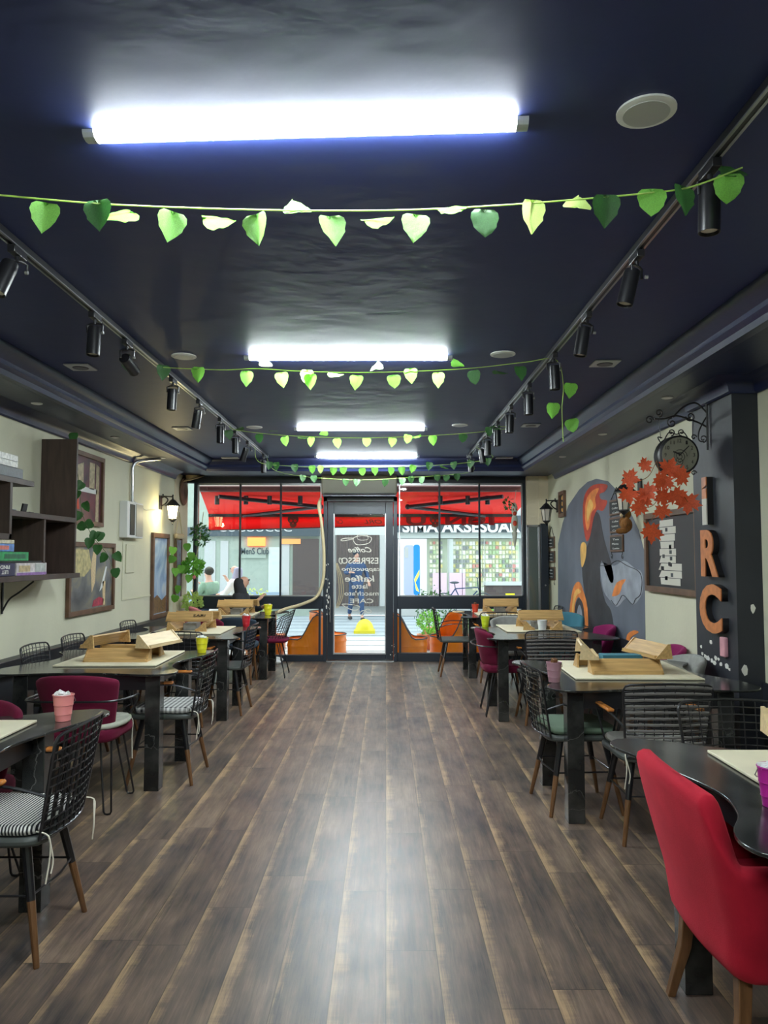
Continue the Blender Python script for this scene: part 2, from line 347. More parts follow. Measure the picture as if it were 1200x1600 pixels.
# ------------------------------------------------------------ room shell
XL, XR, YW, YB = -2.90, 2.33, 11.17, -3.0
ZC, ZS = 2.80, 2.66
struct('floor', MB().bb((XL - .1, YB, -.05), (2.6, YW + .06, 0)), M['floor'])
struct('ceiling', MB().bb((XL - .1, YB, ZC), (2.6, YW + .1, ZC + .15)), M['ceil'])
struct('wall_left', MB().bb((XL - .12, YB, 0), (XL, YW + .05, ZC)), M['cream'])
struct('wall_right', MB().bb((XR, 5.6, 0), (XR + .25, YW + .05, ZC)).bb((2.42, YB, 0), (2.6, 5.6, ZC)), M['cream'])
struct('wall_back', MB().bb((XL - .1, YB - .12, 0), (2.6, YB, ZC)), M['cream'])
pil = struct('wall_pillar', MB().bb((2.25, 4.95, 0), (2.5, 5.6, ZS)), M['pillar'])
m = MB()
random.seed(3)
for px, py, s in [(1111, 1003, 3), (1098, 1021, 2), (1103, 1027, 4), (1107, 1029, 3), (1113, 1033, 3), (1119, 1028, 3), (1117, 1036, 3), (1123, 1030, 2), (1127, 1038, 3), (1136, 1041, 4), (1140, 1046, 2), (1096, 1010, 2)]:
    c = onX(px, py, 2.25); r = s / 1200 * c.y
    m.prism([c + Vector((-.003, r * 1.8 * math.cos(a) * random.uniform(.6, 1.2), r * 1.3 * math.sin(a) * random.uniform(.6, 1.2))) for a in [i * PI / 4 for i in range(8)]], (.004, 0, 0))
for px, py, s in [(1163, 1046, 5), (1176, 950, 4)]:
    c = onY(px, py, 4.95); r = s / 1200 * 4.95
    m.prism([c + Vector((r * math.cos(a) * random.uniform(.5, 1.2), -.003, r * 2 * math.sin(a) * random.uniform(.5, 1.2))) for a in [i * PI / 4 for i in range(8)]], (0, .004, 0))
m.build('chipped_paint', M['chip'], pil)
struct('trim_left', MB().bb((XL, YB, 0), (XL + .03, YW - .05, .62)).bb((XL, YB, .62), (XL + .10, 10.6, .73)), M['dark'], bevel=.008)
struct('trim_right', MB().bb((XR - .02, 5.6, 0), (XR, YW, .70)).bb((2.40, YB, 0), (2.42, 4.95, .70)), M['dark'])
# dropped border round the raised panel
struct('trim_soffit', MB().bb((XL, YB, ZS), (-2.42, YW, ZC)).bb((1.86, YB, ZS), (2.5, YW, ZC)).bb((-2.42, 10.22, ZS), (1.86, YW, ZC)), M['navy'])
def swept(prof, path):     # prof (out, z) ; path list of (x,y, nx,ny)
    mb = MB(); rows = [[Vector((x + nx * o, y + ny * o, z)) for o, z in prof] for x, y, nx, ny in path]
    return mb.grid(rows)
inner = [(0, 2.60), (.02, 2.60), (.035, 2.63), (.02, 2.66), (.045, 2.675), (.06, 2.69), (.055, 2.72), (.08, 2.74), (.11, 2.755), (.125, 2.78), (.125, 2.80)]
struct('trim_1', swept([(o - .06, z) if i == 0 else (o, z) for i, (o, z) in enumerate([(0, 2.655)] + [(a, b + .04 if b < 2.66 else b) for a, b in inner])], [(-2.42, YB, 1, 0), (-2.42, 10.22, 1, -1), (1.86, 10.22, -1, -1), (1.86, YB, -1, 0)]), M['navy'])
cove = [(-.002, 2.565), (.015, 2.56), (.03, 2.57), (.04, 2.60), (.065, 2.63), (.10, 2.64), (.115, 2.655), (.135, 2.662)]
def cornice(name, path):
    o = struct(name, swept(cove, path), M['navy'])
    return o
cornice('trim_2', [(XL, YB, 1, 0), (XL, 10.47, 1, 0)])
mb = MB(); mb.prism([Vector((XL + o, 10.47, z)) for o, z in cove] + [Vector((XL, 10.47, 2.662))], (0, .004, 0)); struct('trim_3', mb, M['navy'])
cornice('trim_4', [(XR, 10.45, -1, 0), (XR, 5.6, -1, 1), (2.25, 5.6, -1, 1), (2.25, 4.95, -1, -1), (2.42, 4.95, -1, -1), (2.42, YB, -1, 0)])
mb = MB(); mb.prism([Vector((XR - o, 10.45, z)) for o, z in cove] + [Vector((XR, 10.45, 2.662))], (0, .004, 0)); struct('trim_5', mb, M['navy'])
struct('wall_front', MB().bb((2.03, 11.02, 0), (2.20, YW + .05, ZS)), M['beige'])
struct('trim_6', MB().bb((XL, 10.5, .73), (XL + .006, YW, ZS)).bb((2.2, 11.0, .7), (XR, YW, ZS)), M['beige'])

# ------------------------------------------------------------ window wall
FR = .05
def pane(name, x0, x1, z0, z1, par, y=YW): return MB().bb((x0, y - .003, z0), (x1, y + .003, z1)).build(name, M['glass'], par)
def winroot(n): 
    o = bpy.data.objects.new(n, None); C.objects.link(o); o['kind'] = 'structure'; return o
struct('trim_7', MB().bb((XL, YW - .05, 2.57), (2.03, YW + .05, 2.70)).bb((-2.79, YW - .05, 0), (-2.74, YW + .05, 2.57)).bb((1.985, YW - .05, 0), (2.03, YW + .05, 2.57)).bb((XL, YW - .05, 0), (-.9, YW + .05, .09)).bb((.165, YW - .05, 0), (2.03, YW + .05, .12)), M['frame'], bevel=.004)
def win(n, x0, x1, muls, z1=2.555, lowz=.09):
    r = winroot(n)
    MB().bb((x0 - .03, YW - .045, .75), (x1 + .03, YW + .045, .93)).build('window_rail', M['frame'], r, bevel=.004)
    xs = [x0] + muls + [x1]
    for mx in muls: MB().bb((mx - .013, YW - .02, .93), (mx + .013, YW + .02, 2.57)).build('mullion', M['frame'], r)
    MB().bb((x0, YW - .02, .93), (x1, YW + .02, .945)).bb((x0, YW - .02, 2.545), (x1, YW + .02, 2.57)).bb((x0, YW - .02, .93), (x0 + .015, YW + .02, 2.57)).bb((x1 - .015, YW - .02, .93), (x1, YW + .02, 2.57)).build('sash', M['steel'], r)
    for a, b in zip(xs[:-1], xs[1:]): pane('pane', a + .01, b - .01, .94, 2.55, r)
    mb = MB(); mb.bb((x0, YW - .045, lowz), (x0 + .03, YW + .045, .76)).bb((x1 - .03, YW - .045, lowz), (x1, YW + .045, .76)).build('lower_frame', M['frame'], r)
    pane('lower_pane', x0 + .03, x1 - .03, lowz, .76, r)
    return r
win('window_1', -2.74, -.94, [-2.12, -1.53]); w2 = win('window_2', .19, 1.985, [.78, 1.36], lowz=.12)
r3 = winroot('window_3'); pane('pane', -2.895, -2.79, .1, 2.57, r3); MB().bb((XL, YW - .03, .9), (-2.79, YW + .03, .93)).build('window_rail', M['white'], r3)
# door
d = winroot('door_1'); DL, DR = -.905, .165
MB().bb((DL, YW - .06, 0), (DL + .055, YW + .06, 2.37)).bb((DR - .055, YW - .06, 0), (DR, YW + .06, 2.37)).bb((DL, YW - .06, 2.30), (DR, YW + .06, 2.37)).build('door_jamb', M['frame'], d, bevel=.004)
MB().bb((DL + .06, YW - .035, .02), (-.755, YW + .035, 2.295)).bb((-.005, YW - .035, .02), (DR - .06, YW + .035, 2.295)).bb((-.755, YW - .035, .02), (-.005, YW + .035, .11)).bb((-.755, YW - .035, 2.12), (-.005, YW + .035, 2.295)).build('door_leaf', M['frame'], d, bevel=.004)
MB().bb((-.76, YW - .04, .105), (-.745, YW + .04, 2.125)).bb((-.015, YW - .04, .105), (0, YW + .04, 2.125)).bb((-.76, YW - .04, .10), (0, YW + .04, .115)).build('glazing_bead', M['steel'], d)
pane('pane', -.75, -.01, .11, 2.12, d)
mb = MB(); mb.tube([(-.80, YW - .045, .55), (-.80, YW - .09, .57), (-.80, YW - .09, .90), (-.80, YW - .045, .92)], .008).build('door_handle', M['steel'], d)
mb = MB(); random.seed(5)
for k in range(22):
    c = onY(random.uniform(509, 515), random.uniform(880, 962), YW - .063); r = random.uniform(.004, .014)
    mb.prism([c + Vector((r * math.cos(a) * random.uniform(.5, 1), 0, 2 * r * math.sin(a) * random.uniform(.6, 1.4))) for a in [i * PI / 3 for i in range(6)]], (0, .003, 0))
for k in range(8):
    c = onY(random.uniform(610, 617), random.uniform(1005, 1030), YW - .063); r = random.uniform(.003, .009)
    mb.prism([c + Vector((r * math.cos(a), 0, r * math.sin(a))) for a in [i * PI / 3 for i in range(6)]], (0, .003, 0))
mb.build('paint_chip', M['chip'], d)
MB().bb((DL + .05, YW - .10, 0), (DR - .05, YW + .14, .015)).build('threshold', M['steel'], d)
# hand-written words on the door glass, read from the street
yg = YW - .006; WR = M['bw']
for s, xc, yc, wd, ht, sh in [('Coffee', 562, 859, .34, .075, .35), ('ESPRESSO', 562, 876, .54, .09, 0), ('cappuccino', 564, 890, .56, .07, .2), ('kaffee', 562, 904, .43, .09, .1), ('latte', 562, 916, .23, .07, .1), ("macch'ato", 565, 927, .50, .065, .1), ('CAFE', 565, 939, .34, .065, 0)]:
    text('door_lettering', s, WR, onY(xc, yc, yg), wd, ht, U=(-1, 0, 0), depth=.002, parent=d, shear=sh, bold=.012)
def dots(pxs, r, name, m, par, Y=yg, closed=False, n=5):
    return MB().tube([onY(a, b, Y) for a, b in pxs], r, n, closed).build(name, m, par)
dots(catmull([(552, 841, 0), (556, 850, 0), (566, 851, 0), (577, 848, 0), (580, 840, 0), (566, 837, 0)], 5, True) and [(p.x, p.y) for p in catmull([(552, 841, 0), (556, 850, 0), (566, 851, 0), (577, 848, 0), (580, 840, 0), (566, 837, 0)], 5, True)], .006, 'door_drawing', WR, d, closed=True)
dots([(p.x, p.y) for p in catmull([(553, 841, 0), (540, 841, 0), (533, 843, 0), (536, 845, 0), (553, 842, 0)], 5, False)], .006, 'door_drawing', WR, d)
dots([(p.x, p.y) for p in catmull([(558, 838, 0), (560, 843, 0), (568, 844, 0), (575, 842, 0), (572, 834, 0), (563, 833, 0)], 5, True)], .004, 'door_drawing', WR, d, closed=True)
dots([(p.x, p.y) for p in catmull([(535, 945, 0), (545, 951, 0), (556, 954, 0), (562, 948, 0), (550, 945, 0), (538, 944, 0)], 5, True)], .006, 'door_drawing', WR, d, closed=True)
dots([(p.x, p.y) for p in catmull([(562, 958, 0), (568, 954, 0), (576, 958, 0), (580, 955, 0), (573, 952, 0), (565, 961, 0)], 5, True)], .006, 'door_drawing', WR, d, closed=True)
dots([(p.x, p.y) for p in catmull([(531, 872, 0), (535, 876, 0), (533, 881, 0), (530, 877, 0)], 5, True)], .009, 'door_drawing', WR, d, closed=True)
for k, dx in enumerate((0, 3, 6)):
    dots([(p.x, p.y) for p in catmull([(525 + dx / 3, 880, 0), (529 + dx, 905, 0), (530 + dx, 930, 0), (525 + dx / 2, 950, 0)], 5, False)], .005, 'door_drawing', M['hose'], d)

# air conditioner over the door, with its drain hose
ac = empty('air_conditioner', 'long beige air conditioner mounted above the glass door', 'air conditioner', (-.38, YW - .15, 2.38))
MB().box((0, 0, .15), (1.08, .22, .28)).build('housing', M['aircon'], ac, bevel=.02)
MB().box((0, -.115, .02), (1.0, .012, .012)).build('air_slot', M['frame'], ac); MB().box((0, -.09, -.012), (1.04, .16, .02)).build('louvre', M['alu'], ac)
MB().box((0, -.112, .19), (.05, .004, .015)).build('badge', M['white'], ac)
hp = catmull([onY(502, 778, 11.0), onY(498, 790, 11.0), onY(502, 815, 10.98), onY(506, 860, 10.98), onY(505, 905, 10.95), onY(495, 932, 10.9), onY(472, 944, 10.8), onY(448, 951, 10.6), onY(432, 957, 10.3)], 6, False)
tag(MB().tube(hp, .022, 10).build('drain_hose', M['hose']), 'beige ribbed hose curving from the air conditioner down to the far left table', 'hose')

# ------------------------------------------------------------ lamps on the ceiling
def led_lamp():
    r = empty('linear_lamp', 'x', 'ceiling light', group='long white lamps on the ceiling')
    L_ = 1.34; pr = [(-.029, 0), (-.028, -.010), (-.019, -.020), (0, -.024), (.019, -.020), (.028, -.010), (.029, 0)]
    MB().prism([(-L_ / 2 + .03, y, z) for y, z in pr], (L_ - .06, 0, 0)).build('diffuser', M['led'], r)
    for sx in (-1, 1): MB().prism([(sx * (L_ / 2 - .03), y * 1.03, z * 1.03) for y, z in pr], (sx * .035, 0, 0)).build('end_cap', M['ledcap'], r)
    return r
lp = led_lamp()
for x, y, rz, lb in [(-.25, 2.26, -3, 'biggest glowing lamp tube, nearest on the ceiling above the first vine'), (-.245, 4.93, 0, 'second glowing lamp tube, between the two round discs beside the second vine'), (-.255, 7.72, 0, 'third glowing lamp tube on the ceiling, second farthest'), (-.245, 9.85, 0, 'small glowing lamp tube farthest away, nearest the door'), (-.24, -.35, 0, 'glowing lamp tube on the ceiling behind the camera')]:
    place(lp, x, y, rz, lb, ZC)
for x, y, r, lb in [(.76, 2.17, .085, 'large pale round ceiling disc right of the nearest lamp tube'), (-1.31, 4.91, .08, 'pale round ceiling disc left of the second lamp tube'), (.75, 4.86, .08, 'pale round ceiling disc right of the second lamp tube'), (-1.32, 7.64, .08, 'pale round ceiling disc left of the third lamp tube'), (.73, 7.52, .08, 'pale round ceiling disc right of the third lamp tube')]:
    e = empty('ceiling_disc', lb, 'downlight', (x, y, ZC), group='round discs on the ceiling')
    MB().lathe([(r, 0), (r, -.006), (r * .82, -.010)], n=28).build('rim', M['white'], e); MB().lathe([(r * .80, -.004), (r * .78, -.0115)], n=28).build('lens', M['ledcap'], e)
for x, y, lb in [(-2.09, 5.19, 'square vent plate with round centre on the left of the ceiling, nearer one'), (1.47, 5.09, 'square vent plate with round centre on the right of the ceiling, nearer one'), (-2.06, 7.71, 'square vent plate on the left of the ceiling, farther one'), (1.43, 7.52, 'square vent plate on the right of the ceiling behind a black spotlight')]:
    e = empty('ceiling_plate', lb, 'vent', (x, y, ZC), group='square plates on the ceiling')
    MB().box((0, 0, -.005), (.17, .17, .01)).build('plate', M['ledcap'], e, bevel=.003); MB().lathe([(.055, -.009), (.05, -.014)], n=24).build('grille', M['alu'], e)
for k, (x, y) in enumerate([(-2.64, 5.75), (-2.63, 7.4), (-2.62, 8.95), (2.05, 5.54), (2.05, 7.21), (2.05, 8.85)]):
    tag(MB().lathe([(.042, 0), (.042, -.005), (.03, -.009)], n=20).build('downlight', M['white'], loc=(x, y, ZS)), 'small pale round downlight in the dropped border over the %s wall, %s' % ('left' if x < 0 else 'right', ('nearest the camera', 'middle of its row', 'nearest the window')[k % 3]), 'downlight', 'small downlights in the dropped border')
for x, lb in [(-2.04, 'left'), (1.55, 'right')]:
    tag(MB().box((0, 0, -.008), (.22, .1, .012)).build('ceiling_plate', M['ledcap'], loc=(x, 10.0, ZC)), 'thin pale plate on the ceiling at the far %s end by the window' % lb, 'vent')

# ------------------------------------------------------------ lighting tracks and spotlights
for x, lb, y0, sd in [(-1.52, 'left', -1.0, 1), (1.05, 'right', -1.0, -1)]:
    e = empty('lighting_track', 'long black and silver spotlight track along the %s of the ceiling' % lb, 'track', (x, 0, ZC))
    MB().bb((-.017, y0, -.03), (.017, 9.75, 0)).build('rail', M['blackm'], e, bevel=.002)
    MB().bb((-.018, y0, -.033), (-.008, 9.75, -.028)).bb((.008, y0, -.033), (.018, 9.75, -.028)).build('rail_edge', M['steel'], e)
    MB().bb((-.02, 9.72, -.032), (.02, 9.78, 0)).build('end_feed', M['steel'], e)
def spot():
    r = empty('track_spotlight', 'x', 'spotlight', group='black spotlights on the tracks')
    MB().bb((-.016, -.055, -.032), (.016, .055, 0)).build('adapter', M['blackm'], r, bevel=.003)
    MB().tube([(0, 0, -.03), (0, 0, -.055)], .009).tube([(-.038, 0, -.10), (-.04, 0, -.06), (-.02, 0, -.052), (.02, 0, -.052), (.04, 0, -.06), (.038, 0, -.10)], .006).build('yoke', M['blackm'], r)
    b = MB().lathe([(.012, -.07), (.032, -.075), (.034, -.10), (.034, -.225), (.031, -.225), (.028, -.20)], n=20).build('lamp_body', M['blackm'], r)
    MB().lathe([(.001, -.214), (.027, -.215), (.027, -.205)], n=18).build('lens', M['frost'], b)
    MB().lathe([(.008, .034), (.008, .046)], (0, 0, -.10), 10, 'X').build('knob', M['steel'], r)
    return r, b
sp_, sb = spot()
S = [(-1.56, 3.10, 18, 12, 'left'), (-1.57, 3.95, 5, 0, 'left'), (-1.52, 4.45, 80, -60, 'left'), (-1.55, 5.42, 0, 2, 'left'), (-1.55, 6.2, -8, 10, 'left'), (-1.55, 7.0, 0, 0, 'left'), (-1.55, 7.7, 0, 0, 'left'), (-1.55, 8.42, -8, 18, 'left'), (-1.54, 9.5, 0, 0, 'left'),
     (1.08, 2.42, 0, 2, 'right'), (1.08, 3.15, 0, 14, 'right'), (1.08, 3.95, 0, 10, 'right'), (1.08, 4.75, 0, -2, 'right'), (1.08, 5.6, 0, 0, 'right'), (1.08, 6.42, 0, 2, 'right'), (1.08, 7.19, 0, 0, 'right'), (1.08, 7.87, 0, 0, 'right'), (1.08, 8.5, 0, -8, 'right'), (1.08, 9.45, 0, 0, 'right')]
ordn = ['nearest', 'second nearest', 'third nearest', 'fourth nearest', 'fifth from the camera', 'sixth from the camera', 'fourth from the far end', 'third from the far end', 'second from the far end', 'at the far end']
cnt = {'left': 0, 'right': 0}; first = True
for x, y, rx, ry, side in S:
    k = cnt[side]; cnt[side] += 1
    names = ordn[:5] + (ordn[6:] if side == 'left' else ordn[5:])
    xx = -1.52 if side == 'left' else 1.05
    if first: r = sp_; first = False
    else: r = copy_tree(sp_)
    r.location = (xx, y, ZC - .032); r['label'] = 'black cylinder spotlight on the %s track, %s' % (side, names[k])
    for ch in r.children:
        if ch.name.startswith('lamp_body') or ch.name.startswith('yoke') :
            ch.rotation_euler = (math.radians(-rx if ry > -50 else 70), math.radians(ry if ry > -50 else -20), 0)
            if ch.name.startswith('yoke'): ch.rotation_euler = (0, 0, math.radians(ry * 3))
        if ch.name.startswith('lamp_body'): ch.location = (.0, 0, 0) if ry > -50 else (-.05, 0, -.06)

# ------------------------------------------------------------ leaves and garlands
def heart(fold=.18, tip=1.0):
    prof = [(0, 0), (.16, .13), (.34, .12), (.47, -.02), (.50, -.22), (.42, -.42), (.40, -.55), (.24, -.74), (0, -1.02 * tip)]
    mb = MB(); vs = []; k = len(prof)
    for x, y in prof: vs.append((0, 0, y * .9 - .02 if x else y)) 
    L_ = [(x, -abs(x) * fold + .03 * math.sin(y * 14), y) for x, y in prof]; R_ = [(-x, -abs(x) * fold + .03 * math.sin(y * 11), y) for x, y in prof]
    mid = [(0, 0, y) for x, y in prof]; mid[0] = (0, 0, 0)
    q = [(x * .5, -abs(x) * fold * .35 - .02, y * .97 - .01) for x, y in prof]; q2 = [(-x * .5, -abs(x) * fold * .35 - .02, y * .97 - .01) for x, y in prof]
    mb.grid([[Vector(p) for p in r] for r in zip(L_, q, mid, q2, R_)])
    me = mb.build('tmp', M['ivy'], angle=60)
    data = me.data; bpy.data.objects.remove(me); return data
HEART = [heart(), heart(.35), heart(.05, .9)]
def leaf_at(par, p, size, rx, ry, rz, m='ivy', name='leaf', mesh=None):
    me = mesh or random.choice(HEART)
    o = bpy.data.objects.new(name, me); C.objects.link(o); o.parent = par
    o.location = p; o.rotation_euler = (math.radians(rx), math.radians(ry), math.radians(rz)); o.scale = (size, size, size)
    if m != 'ivy': o.material_slots[0].link = 'OBJECT'; o.material_slots[0].material = M[m]
    return o
def garland(name, label, Y, wire, leaves, size, m='ivy', zoff=.0):
    r = empty(name, label, 'leaf garland', (0, 0, 0), group='green leaf garlands across the ceiling')
    W_ = [onY(a, b, Y) for a, b in wire]
    if Y > 7: W_ = [Vector((-1.52, Y if Y < 9.7 else 9.74, ZC - .035))] + W_ + [Vector((1.05, Y if Y < 9.7 else 9.74, ZC - .035))]
    P = catmull(W_, 8, False)
    MB().tube(P, .0028, 5).build('vine', M['lime'], r)
    random.seed(hash(label) % 1000 if False else int(Y * 100))
    for t in leaves:
        px, py = t[0], t[1]; kind = t[2] if len(t) > 2 else 'v'; mm = t[3] if len(t) > 3 else m
        c = onY(px, py, Y)
        if kind == 'f': leaf_at(r, c, size, 80 + random.uniform(-12, 12), random.uniform(-10, 10), random.choice((90, -90)) + random.uniform(-25, 25), mm)
        elif kind == 'u': leaf_at(r, c + Vector((0, 0, -.01)), size, 135, random.uniform(-15, 15), random.uniform(-30, 30), mm)
        else:
            l = leaf_at(r, c + Vector((0, 0, size * .45)), size, random.uniform(-14, 14), random.uniform(-10, 10), random.uniform(-28, 28), mm)
        # petiole
    return r
g1w = [(-60, 299), (0, 305), (150, 318), (300, 325), (470, 329), (640, 328), (780, 321), (900, 312), (1010, 302), (1080, 292), (1160, 262)]
garland('leaf_garland', 'nearest green leaf garland, sagging just below the biggest lamp tube', 2.28, g1w, [(72, 342), (153, 338, 'v', 'ivyd'), (203, 332, 'f'), (270, 356), (322, 340, 'f'), (401, 360), (466, 324, 'u'), (515, 363), (573, 343, 'f'), (650, 360), (720, 327, 'f'), (757, 352, 'v', 'ivyd'), (832, 338, 'v', 'lime'), (902, 317, 'u', 'lime'), (947, 330, 'v', 'ivyd'), (1019, 320), (1066, 315, 'v', 'ivyd'), (1140, 297), (1152, 268, 'u', 'ivyd')], .088)
g2 = garland('leaf_garland', 'second leaf garland, bright leaves under the second lamp tube', 4.85, [(250, 574), (345, 578), (400, 576), (470, 580), (560, 582), (650, 580), (740, 575), (820, 566), (868, 562), (880, 600), (878, 640), (880, 690)], [(197, 567, 'v', 'ivyd'), (255, 583, 'v', 'ivyd'), (311, 586, 'v'), (385, 592), (416, 569, 'u', 'lime'), (440, 594), (480, 590, 'v', 'lime'), (486, 597), (515, 582, 'f'), (558, 599), (587, 573, 'u'), (615, 598), (641, 588), (684, 594), (717, 569, 'u'), (740, 591, 'v', 'ivyd'), (775, 579, 'f', 'ivyd'), (811, 585, 'v', 'ivyd'), (892, 611), (864, 642), (893, 667)], .09)
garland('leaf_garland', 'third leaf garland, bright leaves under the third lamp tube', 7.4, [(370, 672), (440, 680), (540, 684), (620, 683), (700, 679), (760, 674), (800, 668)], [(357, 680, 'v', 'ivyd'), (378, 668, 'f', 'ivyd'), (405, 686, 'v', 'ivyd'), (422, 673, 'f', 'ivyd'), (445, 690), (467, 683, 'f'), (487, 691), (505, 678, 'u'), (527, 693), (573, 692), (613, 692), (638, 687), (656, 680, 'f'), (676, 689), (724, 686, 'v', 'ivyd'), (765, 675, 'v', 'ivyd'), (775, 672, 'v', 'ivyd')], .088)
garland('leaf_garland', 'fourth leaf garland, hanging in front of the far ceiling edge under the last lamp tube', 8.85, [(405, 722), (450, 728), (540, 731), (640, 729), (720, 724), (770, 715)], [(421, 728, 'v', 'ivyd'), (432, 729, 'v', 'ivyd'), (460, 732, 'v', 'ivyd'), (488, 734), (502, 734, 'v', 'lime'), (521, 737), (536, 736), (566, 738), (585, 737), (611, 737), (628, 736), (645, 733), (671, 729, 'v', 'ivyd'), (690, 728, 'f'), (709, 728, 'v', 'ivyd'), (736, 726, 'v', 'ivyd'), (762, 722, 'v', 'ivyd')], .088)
garland('leaf_garland', 'farthest dim leaf garland, hanging against the dark beam over the window and door', 10.0, [(430, 735), (480, 745), (560, 750), (640, 746), (700, 742), (740, 735)], [(443, 741, 'f', 'ivyd'), (473, 748, 'v', 'ivyd'), (490, 749, 'v', 'ivyd'), (540, 754, 'v', 'ivyd'), (558, 755, 'v', 'ivyd'), (602, 755, 'v', 'ivyd'), (629, 753, 'v', 'ivyd'), (642, 750, 'v', 'ivyd'), (659, 751, 'v', 'ivyd'), (683, 747, 'v', 'ivyd'), (698, 748, 'v', 'ivyd'), (714, 746, 'v', 'ivyd')], .09)  # shade on this far garland is put into its darker leaf colour

# ------------------------------------------------------------ tables
OUT = [(.02, 1.08), (.06, .92), (.14, .66), (.185, .44), (.15, .25), (.08, .12), (.055, .02), (.09, -.07), (.22, -.11), (.45, -.06), (.65, -.03), (.9, -.06), (1.12, -.10), (1.25, -.04), (1.29, .10), (1.24, .30), (1.13, .55), (1.12, .72), (1.18, .92), (1.27, 1.06), (1.24, 1.17), (1.08, 1.20), (.88, 1.12), (.65, 1.0), (.45, 1.02), (.25, 1.14), (.09, 1.18)]
def make_table(flip):
    s = -1 if flip else 1
    r = empty('marble_table', 'x', 'table', group='black marble tables')
    pts = catmull([Vector((s * x, y, 0)) for x, y in OUT], 5)
    MB().prism([p + Vector((0, 0, .738)) for p in pts], (0, 0, .012)).build('table_top', M['marble'], r, bevel=.003)
    c = Vector((s * .63, .36, 0))
    MB().bb((s * .2, -.02, .66), (s * .22, .74, .738)).bb((s * 1.03, -.02, .66), (s * 1.05, .74, .738)).bb((s * .2, -.04, .64), (s * 1.05, -.02, .738)).bb((s * .2, .72, .64), (s * 1.05, .74, .738)).build('apron', M['blackm'], r)
    for lx in (.195, 1.05):
        for ly in (0.0, .72): MB().box((s * lx, ly, .369), (.095, .095, .738)).build('leg', M['marble'], r, bevel=.003)
    return r
TL = make_table(True); TR = make_table(False)
Llab = ['wavy black marble table at the front left, cut by the left photo edge', 'wavy black marble table on the left with the yellow bucket, second from the front', 'wavy black marble table on the left with the red bucket, third from the front', 'black marble table at the far left by the window']
Rlab = ['wavy black marble table at the front right beside the bright red armchair', 'wavy black marble table on the right with the mauve bucket, second from the front', 'wavy black marble table on the right with a white and a lime bucket', 'black marble table at the far right by the window']
LY = [2.66, 5.06, 7.17, 9.54]; RY = [2.05, 4.46, 7.14, 9.64]
for y, lb in zip(LY, Llab): place(TL, -1.31, y, 0, lb)
for y, lb in zip(RY, Rlab): place(TR, .88, y, 0, lb)
TZ = .7505
# cream boards
Bs = [(-1.93, 3.13, .70, .80, 0, 'front left'), (-1.93, 5.70, .70, .82, 1, 'second left'), (-1.95, 7.86, .70, .80, 0, 'third left'), (-2.0, 10.05, .62, .62, 0, 'far left window'), (1.60, 2.58, .74, .82, 0, 'front right'), (1.56, 5.12, .78, .80, -2, 'second right'), (1.57, 8.05, .74, .78, 0, 'third right'), (1.50, 10.2, .66, .7, 0, 'far right window')]
for x, y, wd, dp, rz, lb in Bs:
    o = MB().box((0, 0, .0065), (wd, dp, .011)).build('game_board', M['board'], bevel=.003, loc=(x, y, TZ)); o.rotation_euler.z = math.radians(rz)
    tag(o, 'square cream board lying on the %s marble table' % lb, 'board', 'cream boards on the tables')
BZ = TZ + .0125
# tile racks
def make_rack(m, nm='tile_rack'):
    r = empty(nm, 'x', 'tile rack', group='wooden tile racks'); Lr = .45
    MB().prism([(-Lr / 2 + .012, -.055, .012), (-Lr / 2 + .012, .028, .088), (-Lr / 2 + .012, .038, .079), (-Lr / 2 + .012, -.045, .002)], (Lr - .024, 0, 0)).build('sloped_board', m, r)
    MB().bb((-Lr / 2 + .012, -.068, 0), (Lr / 2 - .012, -.052, .022)).build('ledge', m, r)
    for sx in (-1, 1): MB().prism([(sx * Lr / 2, -.068, 0), (sx * Lr / 2, .05, 0), (sx * Lr / 2, .038, .092), (sx * Lr / 2, .020, .092)], (-sx * .012, 0, 0)).build('end_plate', m, r)
    return r
RK = make_rack(M['wood']); RKl = make_rack(M['woodl'])
def rack(proto, x, y, rz, z, lb, tilt=0):
    o = place(proto, x, y, rz, lb, z); return o
H1 = BZ; H2 = BZ + .094
rack(RK, 1.52, 4.93, 0, H1, 'wooden tile rack lying nearest on the second right table, facing the camera')
rack(RK, 1.50, 5.22, 180, H1, 'wooden tile rack lying behind, under the crossed racks on the second right table')
rack(RKl, 1.30, 5.06, 80, H2, 'pale wooden rack laid across on top, left end of the second right table stack')
rack(RK, 1.72, 5.10, -80, H2, 'wooden rack laid across on top, right end of the second right table stack')
rack(RK, -1.90, 5.50, 0, H1, 'wooden tile rack lying nearest on the second left table, facing the camera')
rack(RK, -1.90, 5.80, 180, H1, 'wooden tile rack lying behind on the second left table, under the crossed racks')
rack(RK, -2.04, 5.66, -105, H2, 'wooden tile rack laid askew on top, left one on the second left table')
rack(RKl, -1.66, 5.66, 75, H2, 'pale wooden tile rack laid askew on top, right one on the second left table')
